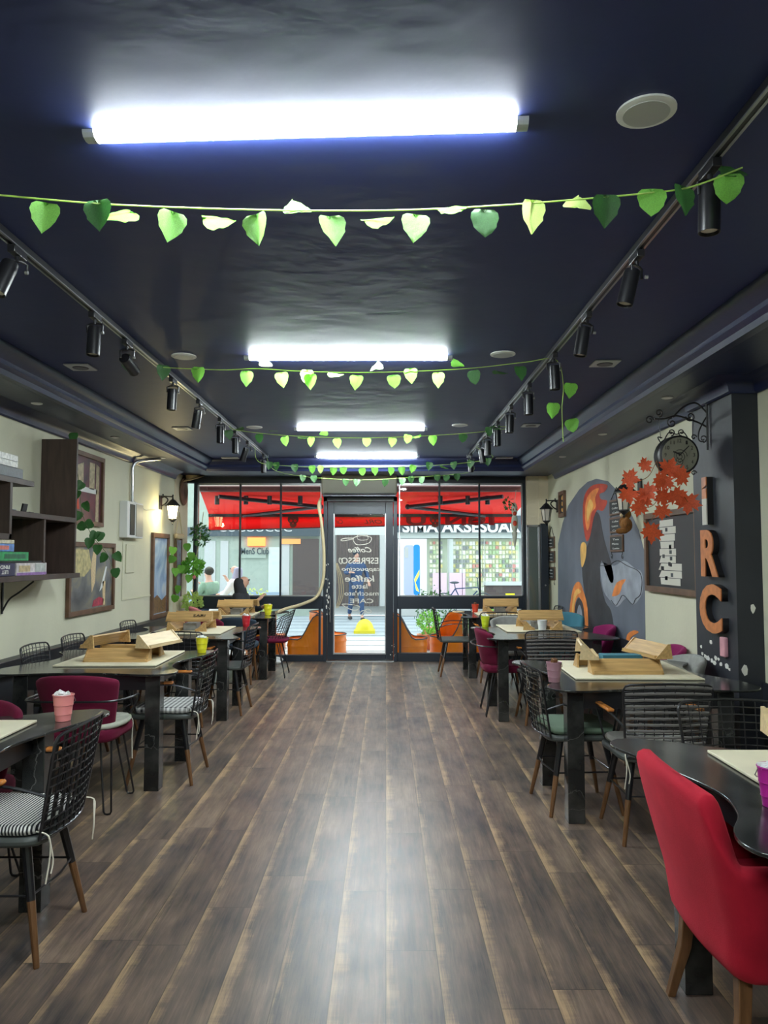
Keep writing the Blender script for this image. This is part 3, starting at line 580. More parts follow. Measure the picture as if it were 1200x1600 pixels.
for cx, cy, s1, s2, lb in [(-1.97, 7.86, .33, -.01, 'third left'), (1.58, 8.0, .30, .01, 'third right'), (-1.93, 10.0, .28, 0, 'far left window'), (1.50, 10.2, .30, 0, 'far right window')]:
    rack(RK, cx - .15, cy, 90, H1, 'tile rack seen end-on, lower left in the pile on the %s table' % lb)
    rack(RK, cx + .15, cy, -90, H1, 'tile rack seen end-on, lower right in the pile on the %s table' % lb)
    t_ = rack(RK, cx, cy - .10, 0, H2, 'front upper tile rack lying across the pile on the %s table' % lb)
    rack(RK, cx + .04, cy + .12, 180, H2, 'back upper tile rack lying across the pile on the %s table' % lb)
    tag(MB().box((0, 0, .035), (.13, .19, .07)).build('tile_box', M['greyf'], loc=(cx, cy, H1), bevel=.004), 'small grey tile box under the wooden racks on the %s table' % lb, 'box', 'grey tile boxes')
    if lb == 'third left':
        a = math.atan2(.076, .083)
        text('lettering', 'SARI', M['blackm'], (.10, -.018, .055), .12, .034, U=(1, 0, 0), V=(0, math.cos(a), math.sin(a)), depth=.001, parent=t_, bold=.01)
tag(MB().box((0, 0, .045), (.26, .10, .05)).build('tile_box', M['teal'], loc=(1.54, 5.09, H1 + .03), bevel=.004), 'flat blue-grey box between the racks on the second right table', 'box')
rack(RK, 1.56, 2.80, 60, H1, 'wooden tile rack on the front right table at the right edge of the photo')
rack(RKl, 1.60, 2.80, -10, H2, 'pale wooden rack laid on top at the right edge of the photo')
# buckets
def bucket(x, y, col, nm, lb, fill='sachets', sc_=1.0):
    e = empty('tin_bucket', lb, 'bucket', (x, y, TZ), group='small coloured tin buckets'); e.scale = (sc_,) * 3
    m_ = bucketmat(nm, col)
    MB().lathe([(.031, 0), (.033, .001), (.036, .03), (.0385, .031), (.0375, .034), (.041, .07), (.0435, .072), (.0425, .076), (.046, .115), (.0485, .117), (.047, .12), (.044, .117), (.033, .01), (.001, .008)], n=24).build('pail', m_, e)
    MB().tube([(-.047, 0, .112), (-.052, .01, .09), (-.03, .045, .075), (0, .052, .07), (.03, .045, .075), (.052, .01, .09), (.047, 0, .112)], .0015, 5).build('handle', M['steel'], e)
    if fill == 'sachets':
        random.seed(int(x * 100 + y * 10)); mb = MB()
        for k in range(10): mb.box((random.uniform(-.02, .02), random.uniform(-.02, .02), random.uniform(.107, .127)), (.045, .03, .012), random.uniform(0, 3), random.uniform(-.7, .7), random.uniform(-.6, .6))
        tag(mb.build('sugar_sachets', M['white'], loc=(x, y, TZ), bevel=.002), 'white sugar sachets heaped in the ' + lb.split(' on ')[0].replace('small ', ''), 'sachets')
    elif fill == 'block':
        tag(MB().box((0, 0, .118), (.03, .03, .045), .4, .3).build('wooden_block', M['leg'], loc=(x, y, TZ), bevel=.003), 'brown block standing in the ' + lb.split(' on ')[0].replace('small ', ''), 'block')
    return e
bucket(-1.48, 3.57, (.75, .25, .24), 'pink_tin', 'small pink tin bucket on the front left table')
bucket(-1.44, 6.06, (.72, .68, .02), 'yellow_tin', 'small yellow tin bucket on the second left table')
bucket(-1.50, 8.30, (.55, .015, .03), 'red_tin', 'small red tin bucket on the third left table')
bucket(-1.52, 9.95, (.78, .74, .02), 'bright_yellow_tin', 'small bright yellow bucket on the far left window table', sc_=1.15)
bucket(1.17, 2.36, (.45, .02, .28), 'magenta_tin', 'small magenta tin bucket on the front right table')
bucket(1.01, 4.66, (.36, .19, .23), 'mauve_tin', 'small mauve tin bucket on the second right table', 'block')
bucket(1.06, 8.25, (.55, .65, .02), 'lime_tin', 'small lime green bucket on the third right table')
bucket(1.56, 7.72, (.72, .72, .70), 'white_tin', 'small white bucket on the third right table', None)
bucket(1.19, 10.3, (.60, .05, .02), 'scarlet_tin', 'small scarlet bucket on the far right window table', 'block')
tag(MB().lathe([(.07, 0), (.085, .006), (.08, .012), (.02, .008)], n=20).build('saucer', M['woodl'], loc=(.98, 10.45, TZ)), 'pale round saucer on the far right window table', 'saucer')

# ------------------------------------------------------------ chairs
def wire_chair(cushion, weave='plain', seatm='seat', arms=True, ties=True):
    r = empty('wire_chair', 'x', 'chair', group='black wire chairs')
    MB().prism([Vector((x, y, .425)) for x, y, _ in catmull([(-.21, .2, 0), (0, .235, 0), (.21, .2, 0), (.225, 0, 0), (.2, -.2, 0), (0, -.215, 0), (-.2, -.2, 0), (-.225, 0, 0)], 4)], (0, 0, .035)).build('seat', M[seatm], r, bevel=.012)
    def bp(u, v):           # u -1..1, v 0..1
        h = .45 + v * .385; return Vector((u * (.205 + .03 * v), -.205 - .065 * v - .035 * (1 - u * u), h + .012 * (1 - u * u) * v))
    fr = [bp(-1 + .0, v) for v in (0, .2, .4, .6, .8, .93)] + [bp(-.94, .985)] + [bp(u, 1) for u in (-.85, -.5, 0, .5, .85)] + [bp(.94, .985)] + [bp(1, v) for v in (.93, .8, .6, .4, .2, 0)] + [bp(u, 0) for u in (.85, .5, 0, -.5, -.85)]
    mb = MB().tube(fr, .0065, 8, True); bo = mb.build('back_frame', M['wire'], r)
    mb = MB(); nh = 12
    for i in range(1, nh): mb.tube([bp(u, i / nh) for u in (-1, -.6, -.2, .2, .6, 1)], .0030 if weave != 'cord' else .0026, 5)
    for i in range(1, 9): u = -1 + 2 * i / 9; mb.tube([bp(u, v) for v in (0, .33, .66, 1)], .0028, 5)
    mb.build('back_wires', M['wire'], r)
    if weave == 'strap':
        mb = MB()
        for i in range(9):
            u = -.89 + 1.78 * i / 8
            mb.grid([[bp(u - .055, v) + Vector((0, .010, 0)), bp(u + .055, v) + Vector((0, .010, 0))] for v in [.03 + .94 * k / 24 for k in range(25)]])
        mb.build('woven_strap', M['strap'], r, solid=.004)
    if weave == 'cord':
        mb = MB()
        for i in range(nh): 
            v = (i + .5) / nh; mb.tube([bp(u, v) + Vector((0, .005 * math.sin(u * 14 + i * PI), 0)) for u in [-.96 + 1.92 * k / 14 for k in range(15)]], .0085, 6)
        mb.build('woven_cord', M['cordm'], r)
    for sx in (-1, 1):
        a = catmull([bp(sx, .42), Vector((sx * .245, -.10, .655)), Vector((sx * .25, .10, .66)), Vector((sx * .245, .175, .64)), Vector((sx * .225, .17, .52)), Vector((sx * .20, .16, .445))], 4, False)
        MB().tube(a, .006, 8).build('arm_wire', M['wire'], r)
        if arms: MB().box((sx * .248, .03, .672), (.04, .24, .018), rz=-sx * .03).build('armrest', M['arm'], r, bevel=.008)
    for sx in (-1, 1):
        for sy in (-1, 1):
            a, b = Vector((sx * .15, sy * .13, .43)), Vector((sx * .225, sy * .215, 0)); mid = a.lerp(b, .48)
            l = MB().tube([a, mid], [.019, .0165], 10).build('leg', M['blackm'], r)
            MB().tube([mid + Vector((0, 0, .002)), b.lerp(a, .01), b], [.016, .0115, .010], 10).build('leg_tip', M['leg'], l)
    mb = MB(); z = .24
    P = [(-.185, -.17, z), (0, -.20, z + .01), (.185, -.17, z), (.185, .17, z), (-.185, .17, z)]; mb.tube([Vector(p) for p in P], .005, 6, True); mb.build('stretcher', M['wire'], r)
    if cushion:
        cu = MB().prism([Vector((x, y, .462)) for x, y, _ in catmull([(-.2, .18, 0), (0, .2, 0), (.2, .18, 0), (.205, 0, 0), (.195, -.18, 0), (0, -.19, 0), (-.195, -.18, 0), (-.205, 0, 0)], 4)], (0, 0, .04)).build('cushion', M[cushion], r, bevel=.018)
        if ties:
            for sx in (-1, 1):
                MB().tube(catmull([(sx * .2, -.19, .48), (sx * .22, -.245, .47), (sx * .215, -.25, .40), (sx * .225, -.24, .30)], 4, False), .003, 5).tube(catmull([(sx * .22, -.245, .47), (sx * .20, -.255, .38), (sx * .205, -.25, .33)], 4, False), .003, 5).build('cushion_tie', M['string'], cu)
    return r
def shell_pts(wt, wb, z0, z1, yb, wrap, nu=14, nv=8, lean=.06, drop=.0):
    P = []
    for i in range(nv + 1):
        v = i / nv; row = []
        for j in range(nu + 1):
            u = -1 + 2 * j / nu; wd = wb + (wt - wb) * v
            y = yb - lean * v + wrap * (abs(u) ** 2.6)
            z = z0 + (z1 - drop * abs(u) ** 3 - z0) * v + .015 * v * (1 - u * u)
            row.append(Vector((u * wd * (1 - .05 * abs(u) ** 4), y, z)))
        P.append(row)
    return P
def hairpin(r, sx, sy):
    a = Vector((sx * .13, sy * .12, .42)); b = Vector((sx * .19, sy * .10, .42)); c = Vector((sx * .21, sy * .20, .02))
    d_ = Vector((.022, 0, 0)) 
    MB().tube([a, c - d_, c - d_ * .7 + Vector((0, 0, -.012)), c + Vector((0, 0, -.015)), c + d_ * .7 + Vector((0, 0, -.012)), c + d_, b], .006, 7).build('leg', M['blackm'], r)
def seat_pad(r, m, z0=.41, z1=.48, w_=.23):
    return MB().prism([Vector((x * w_ / .23, y, z0)) for x, y, _ in catmull([(-.21, .2, 0), (0, .24, 0), (.21, .2, 0), (.23, 0, 0), (.2, -.19, 0), (0, -.215, 0), (-.2, -.19, 0), (-.23, 0, 0)], 4)], (0, 0, z1 - z0)).build('seat', M[m], r, bevel=.022)
def velvet_chair(m, cushion=None, legs='hairpin', hoop=True, nm='velvet_chair', top=.80, grp='upholstered shell chairs'):
    r = empty(nm, 'x', 'chair', group=grp)
    seat_pad(r, m)
    P = shell_pts(.26, .20, .47, top, -.19, .13, lean=.075, drop=.03)
    MB().grid(P).build('backrest', M[m], r, solid=.045, sub=1)
    if hoop:
        MB().tube(catmull([(-.15, .17, .44), (-.24, .16, .56), (-.285, .10, .645), (-.30, -.08, .66), (-.24, -.26, .665), (0, -.315, .67), (.24, -.26, .665), (.30, -.08, .66), (.285, .10, .645), (.24, .16, .56), (.15, .17, .44)], 4, False), .0065, 8).build('arm_hoop', M['blackm'], r)
    for sx in (-1, 1):
        for sy in (-1, 1):
            if legs == 'hairpin': hairpin(r, sx, sy)
            else: MB().tube([(sx * .16, sy * .15, .42), (sx * .20, sy * .20, 0)], [.02, .012], 8).build('leg', M['leg'], r)
    if cushion:
        cu = MB().prism([Vector((x, y, .482)) for x, y, _ in catmull([(-.2, .19, 0), (.2, .19, 0), (.2, -.16, 0), (-.2, -.16, 0)], 5)], (0, 0, .03)).build('cushion', M[cushion], r, bevel=.012)
        for sx in (-1, 1): MB().tube(catmull([(sx * .19, .19, .49), (sx * .215, .21, .46), (sx * .21, .215, .36), (sx * .215, .21, .22)], 4, False), .003, 5).build('cushion_tie', M['string'], cu)
    return r
def wire_shell_chair(m):
    r = empty('wire_shell_chair', 'x', 'chair', group='round wire shell chairs')
    seat_pad(r, m, .43, .48, .22)
    P = shell_pts(.28, .20, .44, .82, -.17, .20, 20, 10, lean=.13, drop=.10)
    mb = MB()
    for i, row in enumerate(P): mb.tube(row, .0045 if i in (0, len(P) - 1) else .0028, 5)
    for j in range(len(P[0])): mb.tube([row[j] for row in P], .0028 if 0 < j < len(P[0]) - 1 else .0045, 5)
    mb.build('wire_back', M['wire'], r)
    for sx in (-1, 1):
        for sy in (-1, 1): hairpin(r, sx, sy)
    return r

WA = wire_chair('strip', 'strap'); WG = wire_chair('ging'); WP = wire_chair(None); WN = wire_chair('green', ties=False)
WC = wire_chair('strip', 'cord'); WS = wire_chair(None, arms=False)
place(WA, -1.49, 3.12, 90, 'black woven wire chair with striped cushion and hanging white ties, nearest on the left')
place(WG, -1.49, 5.36, 90, 'black wire chair with gingham cushion at the aisle side of the yellow bucket table')
place(WP, -1.57, 7.57, 88, 'black wire chair with bare grey seat on the aisle at the third left table')
place(WP, -1.84, 7.06, 0, 'black wire chair seen from behind, pushed under the near side of the third left table')
place(WP, -2.36, 5.80, -90, 'black wire chair against the left wall, nearest the camera, only its top showing')
place(WN, -2.36, 6.50, -90, 'black wire chair with a green cushion by the left wall behind the second table')
place(WP, -2.36, 7.88, -90, 'black wire chair by the left wall at the third table')
place(WC, 1.46, 4.29, 0, 'black wire chair woven with thick grey cords, near side of the mauve bucket table')
place(WN, 1.15, 4.76, -86, 'black wire chair on the aisle at the right table with the mauve bucket, turned sideways')
place(WP, 1.56, 3.27, 180, 'black wire chair facing the camera behind the front right table')
place(WC, 1.46, 7.14, 2, 'woven wire chair seen from behind, pushed under the third right table')
place(WP, 1.35, 9.44, 0, 'dark wire chair seen from behind at the far right window table')
place(WS, .90, 9.93, -90, 'black wire armchair with grey seat side-on at the aisle, nearest the door on the right')
place(WP, 2.02, 10.25, 90, 'small wire chair by the right wall in front of the tall glass panel')
VB = velvet_chair('burg', 'pale'); VB2 = velvet_chair('burg'); VM = velvet_chair('magv', hoop=False); 
place(VB, -1.83, 4.76, 0, 'burgundy velvet chair with wire hoop and pale seat cushion, between the front left tables')
place(VB2, -1.95, 3.50, 180, 'burgundy velvet chair at the far side of the front left table, at the photo edge')
place(VB2, 1.14, 7.50, -90, 'burgundy chair with hairpin legs at the aisle side of the third right table')
place(VB2, -2.05, 8.45, 180, 'burgundy chair behind the third left table')
place(VM, 2.04, 6.05, 90, 'magenta velvet chair top by the right wall behind the grey chair')
place(VM, 2.04, 7.85, 90, 'magenta velvet chair by the mural at the third right table')
UG = velvet_chair('greyf', legs='wood', hoop=False, nm='upholstered_chair'); UT = velvet_chair('teal', legs='wood', hoop=False, nm='upholstered_chair', top=.86); UN = velvet_chair('navyf', legs='wood', hoop=False, nm='upholstered_chair', top=.78); UR = velvet_chair('rose', legs='wood', hoop=False, nm='upholstered_chair', top=.85)
place(UG, 1.93, 5.42, 92, 'light grey fabric chair beside the dark pillar with the big letters')
place(UG, 1.45, 8.78, 180, 'grey fabric chair behind the wooden racks at the third right table')
place(UT, 1.95, 8.60, 165, 'teal fabric chair in front of the mural wheel')
place(UN, -1.78, 9.30, 0, 'dark navy chair seen from behind at the far left window table')
place(UR, -2.28, 10.05, -70, 'rose pink chair by the left wall at the far window table')
place(UN, -2.02, 10.86, -90, 'dark chair under the seated person at the far left window table')
WSH = wire_shell_chair('burg')
place(WSH, -1.45, 9.80, 90, 'round wire shell chair with burgundy seat pad on the aisle at the far left table')

# red armchair, front right
ra = empty('red_armchair', 'bright red velvet armchair with brown wooden legs at the front right corner', 'armchair', (1.22, 2.49, 0), math.radians(-90))
def shell(ths, z0f, z1f, rx, ry, thick):
    pass
P = []
for i in range(11):
    v = i / 10; row = []
    for j in range(57):
        u = -1 + 2 * j / 56; au = abs(u)
        # path: back across (au<.55) then arms forward
        if au < .52: x = u / .52 * .29; y = -.235 - .02 * math.cos(u / .52 * PI / 2)
        elif au < .62: t = (au - .52) / .10; x = math.copysign(.29 + .02 * math.sin(t * PI / 2), u); y = -.235 + .05 * t
        else: t = (au - .62) / .38; x = math.copysign(.31 - .02 * t, u); y = -.185 + .40 * t
        # top height: high back, sweeping down to arms
        if au < .51: top = .825 + .008 * math.cos(u * 2.6)
        elif au < .56: t = (au - .51) / .05; s_ = t * t * (3 - 2 * t); top = .825 - .185 * s_
        else: top = .64 - .02 * (au - .64)
        z = .30 + (top - .30) * v
        inn = 1 - .22 * (1 - v) ** 1.5
        lean = -.075 * max(0, (z - .45)) / .38 if au < .70 else 0
        row.append(Vector((x * inn, y * (1 - .12 * (1 - v) ** 2) + lean, z)))
    P.append(row)
MB().grid(P).build('backrest', M['red'], ra, solid=.062, sub=1)
MB().prism([Vector((x, y, .30)) for x, y, _ in catmull([(-.22, .22, 0), (0, .25, 0), (.22, .22, 0), (.23, 0, 0), (.21, -.2, 0), (0, -.215, 0), (-.21, -.2, 0), (-.23, 0, 0)], 4)], (0, 0, .17)).build('seat', M['red'], ra, bevel=.03)
for sx in (-1, 1):
    for sy in (-1, 1): MB().tube([(sx * .20, sy * .19, .33), (sx * .215, sy * .20, .18), (sx * .235, sy * .245 if sy < 0 else .23, 0)], [.030, .026, .018], 4).build('leg', M['leg'], ra, bevel=.003)

# ------------------------------------------------------------ left wall: shelves, boxes, pictures, fittings
WX = XL
sh = empty('wall_shelf', 'dark brown wooden cubby shelving mounted high on the left wall', 'shelf', (WX, 5.2, 1.33))
def sb_(y0, y1, z0, z1, name='shelf_board', x1=.30): 
    return MB().bb((0.003, y0 - 5.2, z0 - 1.33), (x1, y1 - 5.2, z1 - 1.33)).build(name, M['woodd'], sh, bevel=.002)
sb_(3.6, 6.55, 1.325, 1.365); sb_(5.84, 5.87, 1.365, 1.785, 'divider'); sb_(6.42, 6.45, 1.365, 1.785, 'side_panel'); sb_(5.33, 6.45, 1.785, 1.825)
sb_(6.42, 6.45, 1.825, 2.49, 'side_panel'); sb_(3.8, 5.66, 2.015, 2.055); sb_(5.30, 5.335, 1.62, 2.015, 'side_panel'); sb_(3.8, 5.335, 1.62, 1.66)
MB().bb((.003, 5.87 - 5.2, .035), (.012, 6.42 - 5.2, .455)).build('back_panel', M['woodd'], sh)
br = MB(); br.tube(catmull([(.01, 0.62, -.24), (.06, .62, -.15), (.13, .62, -.10), (.24, .62, -.015)], 4, False), .007).bb((.003, .61, -.26), (.012, .63, -.01)); br.build('bracket', M['iron'], sh)
random.seed(11)
def gbox(name, y0, y1, z0, z1, col, lb, x0=.04, x1=.29, art=None, cat='game box'):
    e = tag(MB().box((0, 0, (z1 - z0) / 2), (x1 - x0, y1 - y0, z1 - z0)).build(name, col, loc=(WX + (x0 + x1) / 2, (y0 + y1) / 2, z0), bevel=.003), lb, cat, 'boxes on the left wall shelf')
    if art:
        for (cy, cz, sy, sz, mm) in art:
            MB().box(((x1 - x0) / 2 + .0005, cy * (y1 - y0) / 2, (z1 - z0) * cz), (.003, sy * (y1 - y0), sz * (z1 - z0))).build('printed_art', mm, e)
    return e
cb = lambda n, c: mat(n, c, .35, var=.35, vscale=25)
spk = mat('speckled_cover', (.62, .62, .58), .5, var=.3, vscale=60)
gbox('game_box', 4.6, 5.50, 2.056, 2.126, mat('dark_grey_cover', (.07, .08, .09), .5, var=.3, vscale=40), 'dark grey flat box lowest of the pile on the upper left shelf')
gbox('game_box', 4.6, 5.42, 2.127, 2.170, spk, 'speckled white flat box in the middle of the pile on the upper left shelf')
gbox('game_box', 4.6, 5.42, 2.171, 2.214, mat('speckled_cover_top', (.66, .66, .62), .5, var=.35, vscale=50), 'speckled white flat box topmost of the pile on the upper left shelf')
pur = cb('purple_cover', (.25, .12, .34)); pale = cb('pale_cover', (.55, .5, .5)); gd = M['yellow']
b1 = gbox('game_box', 5.42, 5.90, 1.366, 1.455, pale, 'purple and white game box with castle art, rightmost on the lower shelf', art=[(0, .12, .98, .22, pur), (-.5, .55, .35, .5, cb('castle_gold', (.5, .38, .2))), (.55, .6, .35, .7, cb('window_grey', (.4, .42, .4)))], x1=.30)
b2 = gbox('game_box', 5.12, 5.41, 1.366, 1.455, mat('indigo_cover', (.02, .015, .06), .4), 'dark indigo game box with upside-down white letters on the lower shelf', x1=.295)
for s, cz in (('LET', .028), ('FIND', .063)): text('lettering', s, M['chip'], (.128, .0, cz), .13 if s == 'FIND' else .09, .025, U=(0, -1, 0), V=(0, 0, -1), depth=.002, parent=b2, bold=.02)
b3 = gbox('game_box', 4.78, 5.11, 1.366, 1.44, cb('violet_orange', (.45, .25, .4)), 'violet and orange game box at the photo edge on the lower shelf', art=[(0, .4, .5, .4, cb('flame_print', (.7, .22, .05)))])
gbox('game_board', 4.7, 5.90, 1.4565, 1.470, M['iron'], 'thin black folded board lying across the game boxes on the lower shelf', cat='board')
b4 = gbox('game_box', 4.6, 5.62, 1.471, 1.535, cb('green_cover', (.02, .30, .09)), 'green game box under the blue one on the lower left shelf', art=[(-.1, .5, .25, .45, cb('pale_print', (.6, .65, .5))), (.6, .5, .3, .5, cb('dark_green_print', (.01, .12, .05)))])
b5 = gbox('game_box', 4.6, 5.40, 1.536, 1.590, cb('blue_cover', (.12, .25, .55)), 'light blue game box with a red picture on the lower left shelf', art=[(.45, .5, .35, .5, cb('coral_print', (.7, .2, .15)))])
b6 = gbox('game_box', 4.6, 5.40, 1.5905, 1.618, cb('cream_print', (.6, .55, .4)), 'cream and red game box topmost of the lower left pile', art=[(.2, .5, .1, 1.0, cb('red_print', (.5, .05, .04))), (-.2, .5, .4, .8, cb('aqua_print', (.25, .45, .5)))])
tag(MB().box((0, 0, .035), (.012, .07, .07), 0, 0, .2).box((.03, 0, .004), (.06, .06, .006)).build('card_stand', M['iron'], loc=(WX + .2, 5.72, 1.826)), 'small black card stand on the middle shelf', 'card stand')
tag(MB().lathe([(.03, 0), (.09, .012), (.092, .016), (.02, .006)], n=24).build('plate', M['ledcap'], loc=(WX + .14, 5.52, 1.8255)), 'pale shallow plate on the middle shelf', 'plate')

def wall_frame(name, lb, pts, side, fm, pm, bw_=.045, depth=.035, cat='picture', X=None):
    # pts: (y0,y1,z0,z1)
    y0, y1, z0, z1 = pts; X = X if X is not None else (XL if side < 0 else XR); s = -side
    e = empty(name, lb, cat, (X, (y0 + y1) / 2, z0)); W_, H_ = y1 - y0, z1 - z0
    f = MB(); 
    f.bb((0, -W_ / 2, 0), (s * depth, W_ / 2, bw_)).bb((0, -W_ / 2, H_ - bw_), (s * depth, W_ / 2, H_)).bb((0, -W_ / 2, bw_), (s * depth, -W_ / 2 + bw_, H_ - bw_)).bb((0, W_ / 2 - bw_, bw_), (s * depth, W_ / 2, H_ - bw_))
    f.build('frame', fm, e, bevel=.003)
    p = MB().bb((0, -W_ / 2 + bw_, bw_), (s * depth * .35, W_ / 2 - bw_, H_ - bw_)).build('picture', pm, e)
    return e, p, s * depth * .35
def patch(par, X, quads, side):
    s = -side
    for pts, mm in quads: MB().prism([(X, a, b) for a, b in pts], (s * .0015, 0, 0)).build('printed_shape', mm, par)
# upper picture : street front in cream and black
e, p, x0 = wall_frame('framed_picture', 'framed print of a cream and black street front, upper one on the left wall', (7.0, 7.80, 1.80, 2.50), -1, M['woodf'], picture_mat('print_a', [(.02, .02, .03), (.1, .03, .04), (.13, .03, .05)], 3))
cb2 = cb('cream_front', (.42, .36, .22))
patch(e, x0, [([(-.3, .36), (-.3, .55), (-.1, .6), (-.1, .36)], cb2), ([(.05, .36), (.05, .62), (.18, .62), (.18, .36)], cb2), ([(.22, .05), (.22, .62), (.3, .6), (.3, .05)], cb2), ([(-.33, .32), (-.33, .37), (.25, .37), (.25, .32)], M['chalk']), ([(-.25, .15), (-.22, .28), (-.18, .15)], M['mur_rd'])], -1)
e, p, x0 = wall_frame('framed_picture', 'framed print of pale shapes over red flowers, lower one on the left wall', (6.98, 8.16, .95, 1.64), -1, M['woodf'], picture_mat('print_b', [(.05, .05, .06), (.14, .14, .14), (.32, .27, .13)], 2))
yl = cb('straw_print', (.5, .42, .18)); gr = cb('grey_print', (.14, .16, .18)); rd = cb('rose_print', (.4, .03, .07))
patch(e, x0, [([(-.5, .38), (-.5, .62), (-.1, .62), (-.02, .45), (-.2, .36)], yl), ([(.0, .2), (-.04, .45), (.02, .6), (.1, .6), (.08, .3)], M['woodl']), ([(.3, .25), (.2, .2), (.36, .45), (.40, .45)], M['chalk']), ([(.3, .06), (.28, .3), (.36, .3), (.36, .06)], M['woodl']), ([(.02, .06), (.05, .12), (.2, .15), (.33, .12), (.3, .06)], rd)], -1)
e, p, x0 = wall_frame('framed_picture', 'tall narrow framed picture of blue sky over rocks under the lit lantern', (9.48, 10.20, .72, 1.80), -1, M['woodf'], picture_mat('print_sky', [(.12, .2, .4), (.3, .42, .6), (.6, .62, .62)], 2), bw_=.06)
patch(e, x0, [([(-.29, .07), (-.29, .25), (-.1, .30), (.1, .22), (.29, .28), (.29, .07)], picture_mat('print_rocks', [(.03, .02, .02), (.25, .12, .05), (.05, .05, .06)], 9))], -1)
# fuse box, cover box, conduit
fb = empty('fuse_box', 'white fuse box with a dark open slot on the left wall below the conduit', 'fuse box', (XL, 8.60, 1.71))
MB().bb((0, -.26, 0), (.09, .28, .40)).build('housing', M['white'], fb, bevel=.006); MB().bb((.088, -.18, .03), (.094, -.02, .37)).build('slot', M['slate'], fb); MB().bb((.09, .02, .02), (.10, .25, .38)).build('cover', M['aircon'], fb)
cbx = empty('meter_panel', 'cream painted panel cover on the left wall under the fuse box', 'panel', (XL + .002, 8.98, 1.02))
MB().bb((0, -.52, 0), (.006, -.50, .68)).bb((0, -.50, 0), (.006, .50, .015)).bb((0, -.52, .66), (.006, .0, .68)).build('edging', M['cream'], cbx); MB().bb((0, -.42, .30), (.012, -.15, .62)).build('small_cover', M['cream'], cbx, bevel=.003)
tag(MB().tube(catmull([(XL + .03, 8.66, 2.11), (XL + .03, 8.66, 2.35), (XL + .03, 8.67, 2.53), (XL + .10, 8.75, 2.60), (XL + .26, 8.95, 2.645)], 5, False), .018, 10).build('conduit', M['steel']), 'grey conduit rising from the fuse box and bending to the ceiling', 'conduit')
tag(MB().tube(catmull([(XL + .04, 8.7, 2.13), (XL + .02, 9.0, 2.10), (XL + .02, 9.2, 2.06), (XL + .02, 9.55, 2.08), (XL + .03, 9.8, 2.08)], 5, False), .004, 5).build('cable', M['ledcap']), 'thin pale cable running from the fuse box to the lit lantern', 'cable')

# lanterns
def lantern(X, y, z, side, lb, lit, sc_=1.0):
    s = -side; e = empty('wall_lantern', lb, 'lantern', (X, y, z)); e.scale = (sc_,) * 3
    MB().bb((0, -.045, .10), (s * .02, .045, .27)).build('wall_plate', M['iron'], e, bevel=.006)
    MB().tube(catmull([(s * .02, 0, .14), (s * .07, 0, .17), (s * .10, 0, .22), (s * .06, 0, .255), (s * .02, 0, .24)], 4, False), .009).tube([(s * .02, 0, .265), (s * .16, 0, .255)], .008).tube([(s * .04, 0, .26), (s * .04, 0, .29)], .010).build('arm', M['iron'], e)
    o = MB().lathe([(.008, .245), (.012, .225), (.03, .215), (.065, .175), (.092, .150), (.092, .142), (.075, .142)], (s * .16, 0, 0), 6).build('roof', M['iron'], e)
    MB().lathe([(.010, .245), (.006, .255), (.012, .27), (.002, .285)], (s * .16, 0, 0), 8).build('finial', M['iron'], o)
    MB().lathe([(.068, .142), (.045, -.015)], (s * .16, 0, 0), 6).build('glass_shade', M['lantglow'] if lit else M['frost'], e)
    mb = MB()
    for k in range(6):
        a = k * PI / 3; mb.tube([(s * .16 + .07 * math.cos(a), .07 * math.sin(a), .142), (s * .16 + .047 * math.cos(a), .047 * math.sin(a), -.018)], .005, 5)
    mb.build('cage_bar', M['iron'], e)
    MB().lathe([(.05, -.012), (.05, -.022), (.025, -.045), (.008, -.06), (.012, -.07), (.002, -.085)], (s * .16, 0, 0), 8).build('base_cap', M['iron'], e)
    return e
lantern(XL, 9.82, 2.0, -1, 'lit black wall lantern glowing on the left wall', True, 1.05)
ll = bpy.data.lights.new('lantern_bulb', 'POINT'); ll.energy = 9; ll.color = (1, .85, .45); ll.shadow_soft_size = .03
lo = bpy.data.objects.new('lantern_bulb', ll); C.objects.link(lo); lo.location = (XL + .20, 9.70, 2.02)
lantern(XR, 10.37, 2.0, 1, 'unlit black wall lantern with frosted panes near the window on the right wall', False, 1.0)
lantern(XR, 6.99, 1.94, 1, 'black wall lantern half hidden behind the red maple leaves', False, 1.0)

# rope sign, hanging plant, hats
rs = empty('rope_sign', 'long blue and brown board sign hanging on a rope by the left corner', 'sign', (XL + .02, 10.62, .95))
MB().bb((0, -.13, 0), (.02, .13, .78)).build('board', mat('driftwood_blue', (.22, .23, .28), .7, var=.4, vscale=9), rs, bevel=.004); MB().bb((0, -.15, .0), (.03, -.12, .80)).bb((0, .12, 0), (.03, .15, .80)).build('side_slat', M['woodf'], rs); MB().bb((0, -.19, .80), (.05, .19, .87)).build('top_log', M['woodl'], rs, bevel=.02)
MB().tube([(.02, -.16, .86), (.02, 0, 1.16), (.02, .16, .86)], .008).build('rope', M['hose'], rs)
random.seed(21)
ivr = empty('ivy_strand', 'green ivy strand climbing around the rope sign by the left corner', 'ivy', (0, 0, 0))
MB().tube(catmull([onX(276, 840, -2.84), onX(272, 870, -2.84), onX(277, 900, -2.84), onX(273, 935, -2.84)], 5, False), .003, 5).build('stem', M['stem'], ivr)
for px, py in [(270, 862), (271, 876), (273, 895), (279, 922), (274, 937), (292, 856), (283, 890), (290, 892), (299, 870), (296, 905)]:
    X_ = -2.84 if px < 284 else -2.70
    leaf_at(ivr, (onX(px, py, -2.80) if px < 284 else onY(px, py, 10.7)) + Vector((0, 0, .05)), .11, random.uniform(-25, 25), random.uniform(-30, 30), random.uniform(-30, 60))
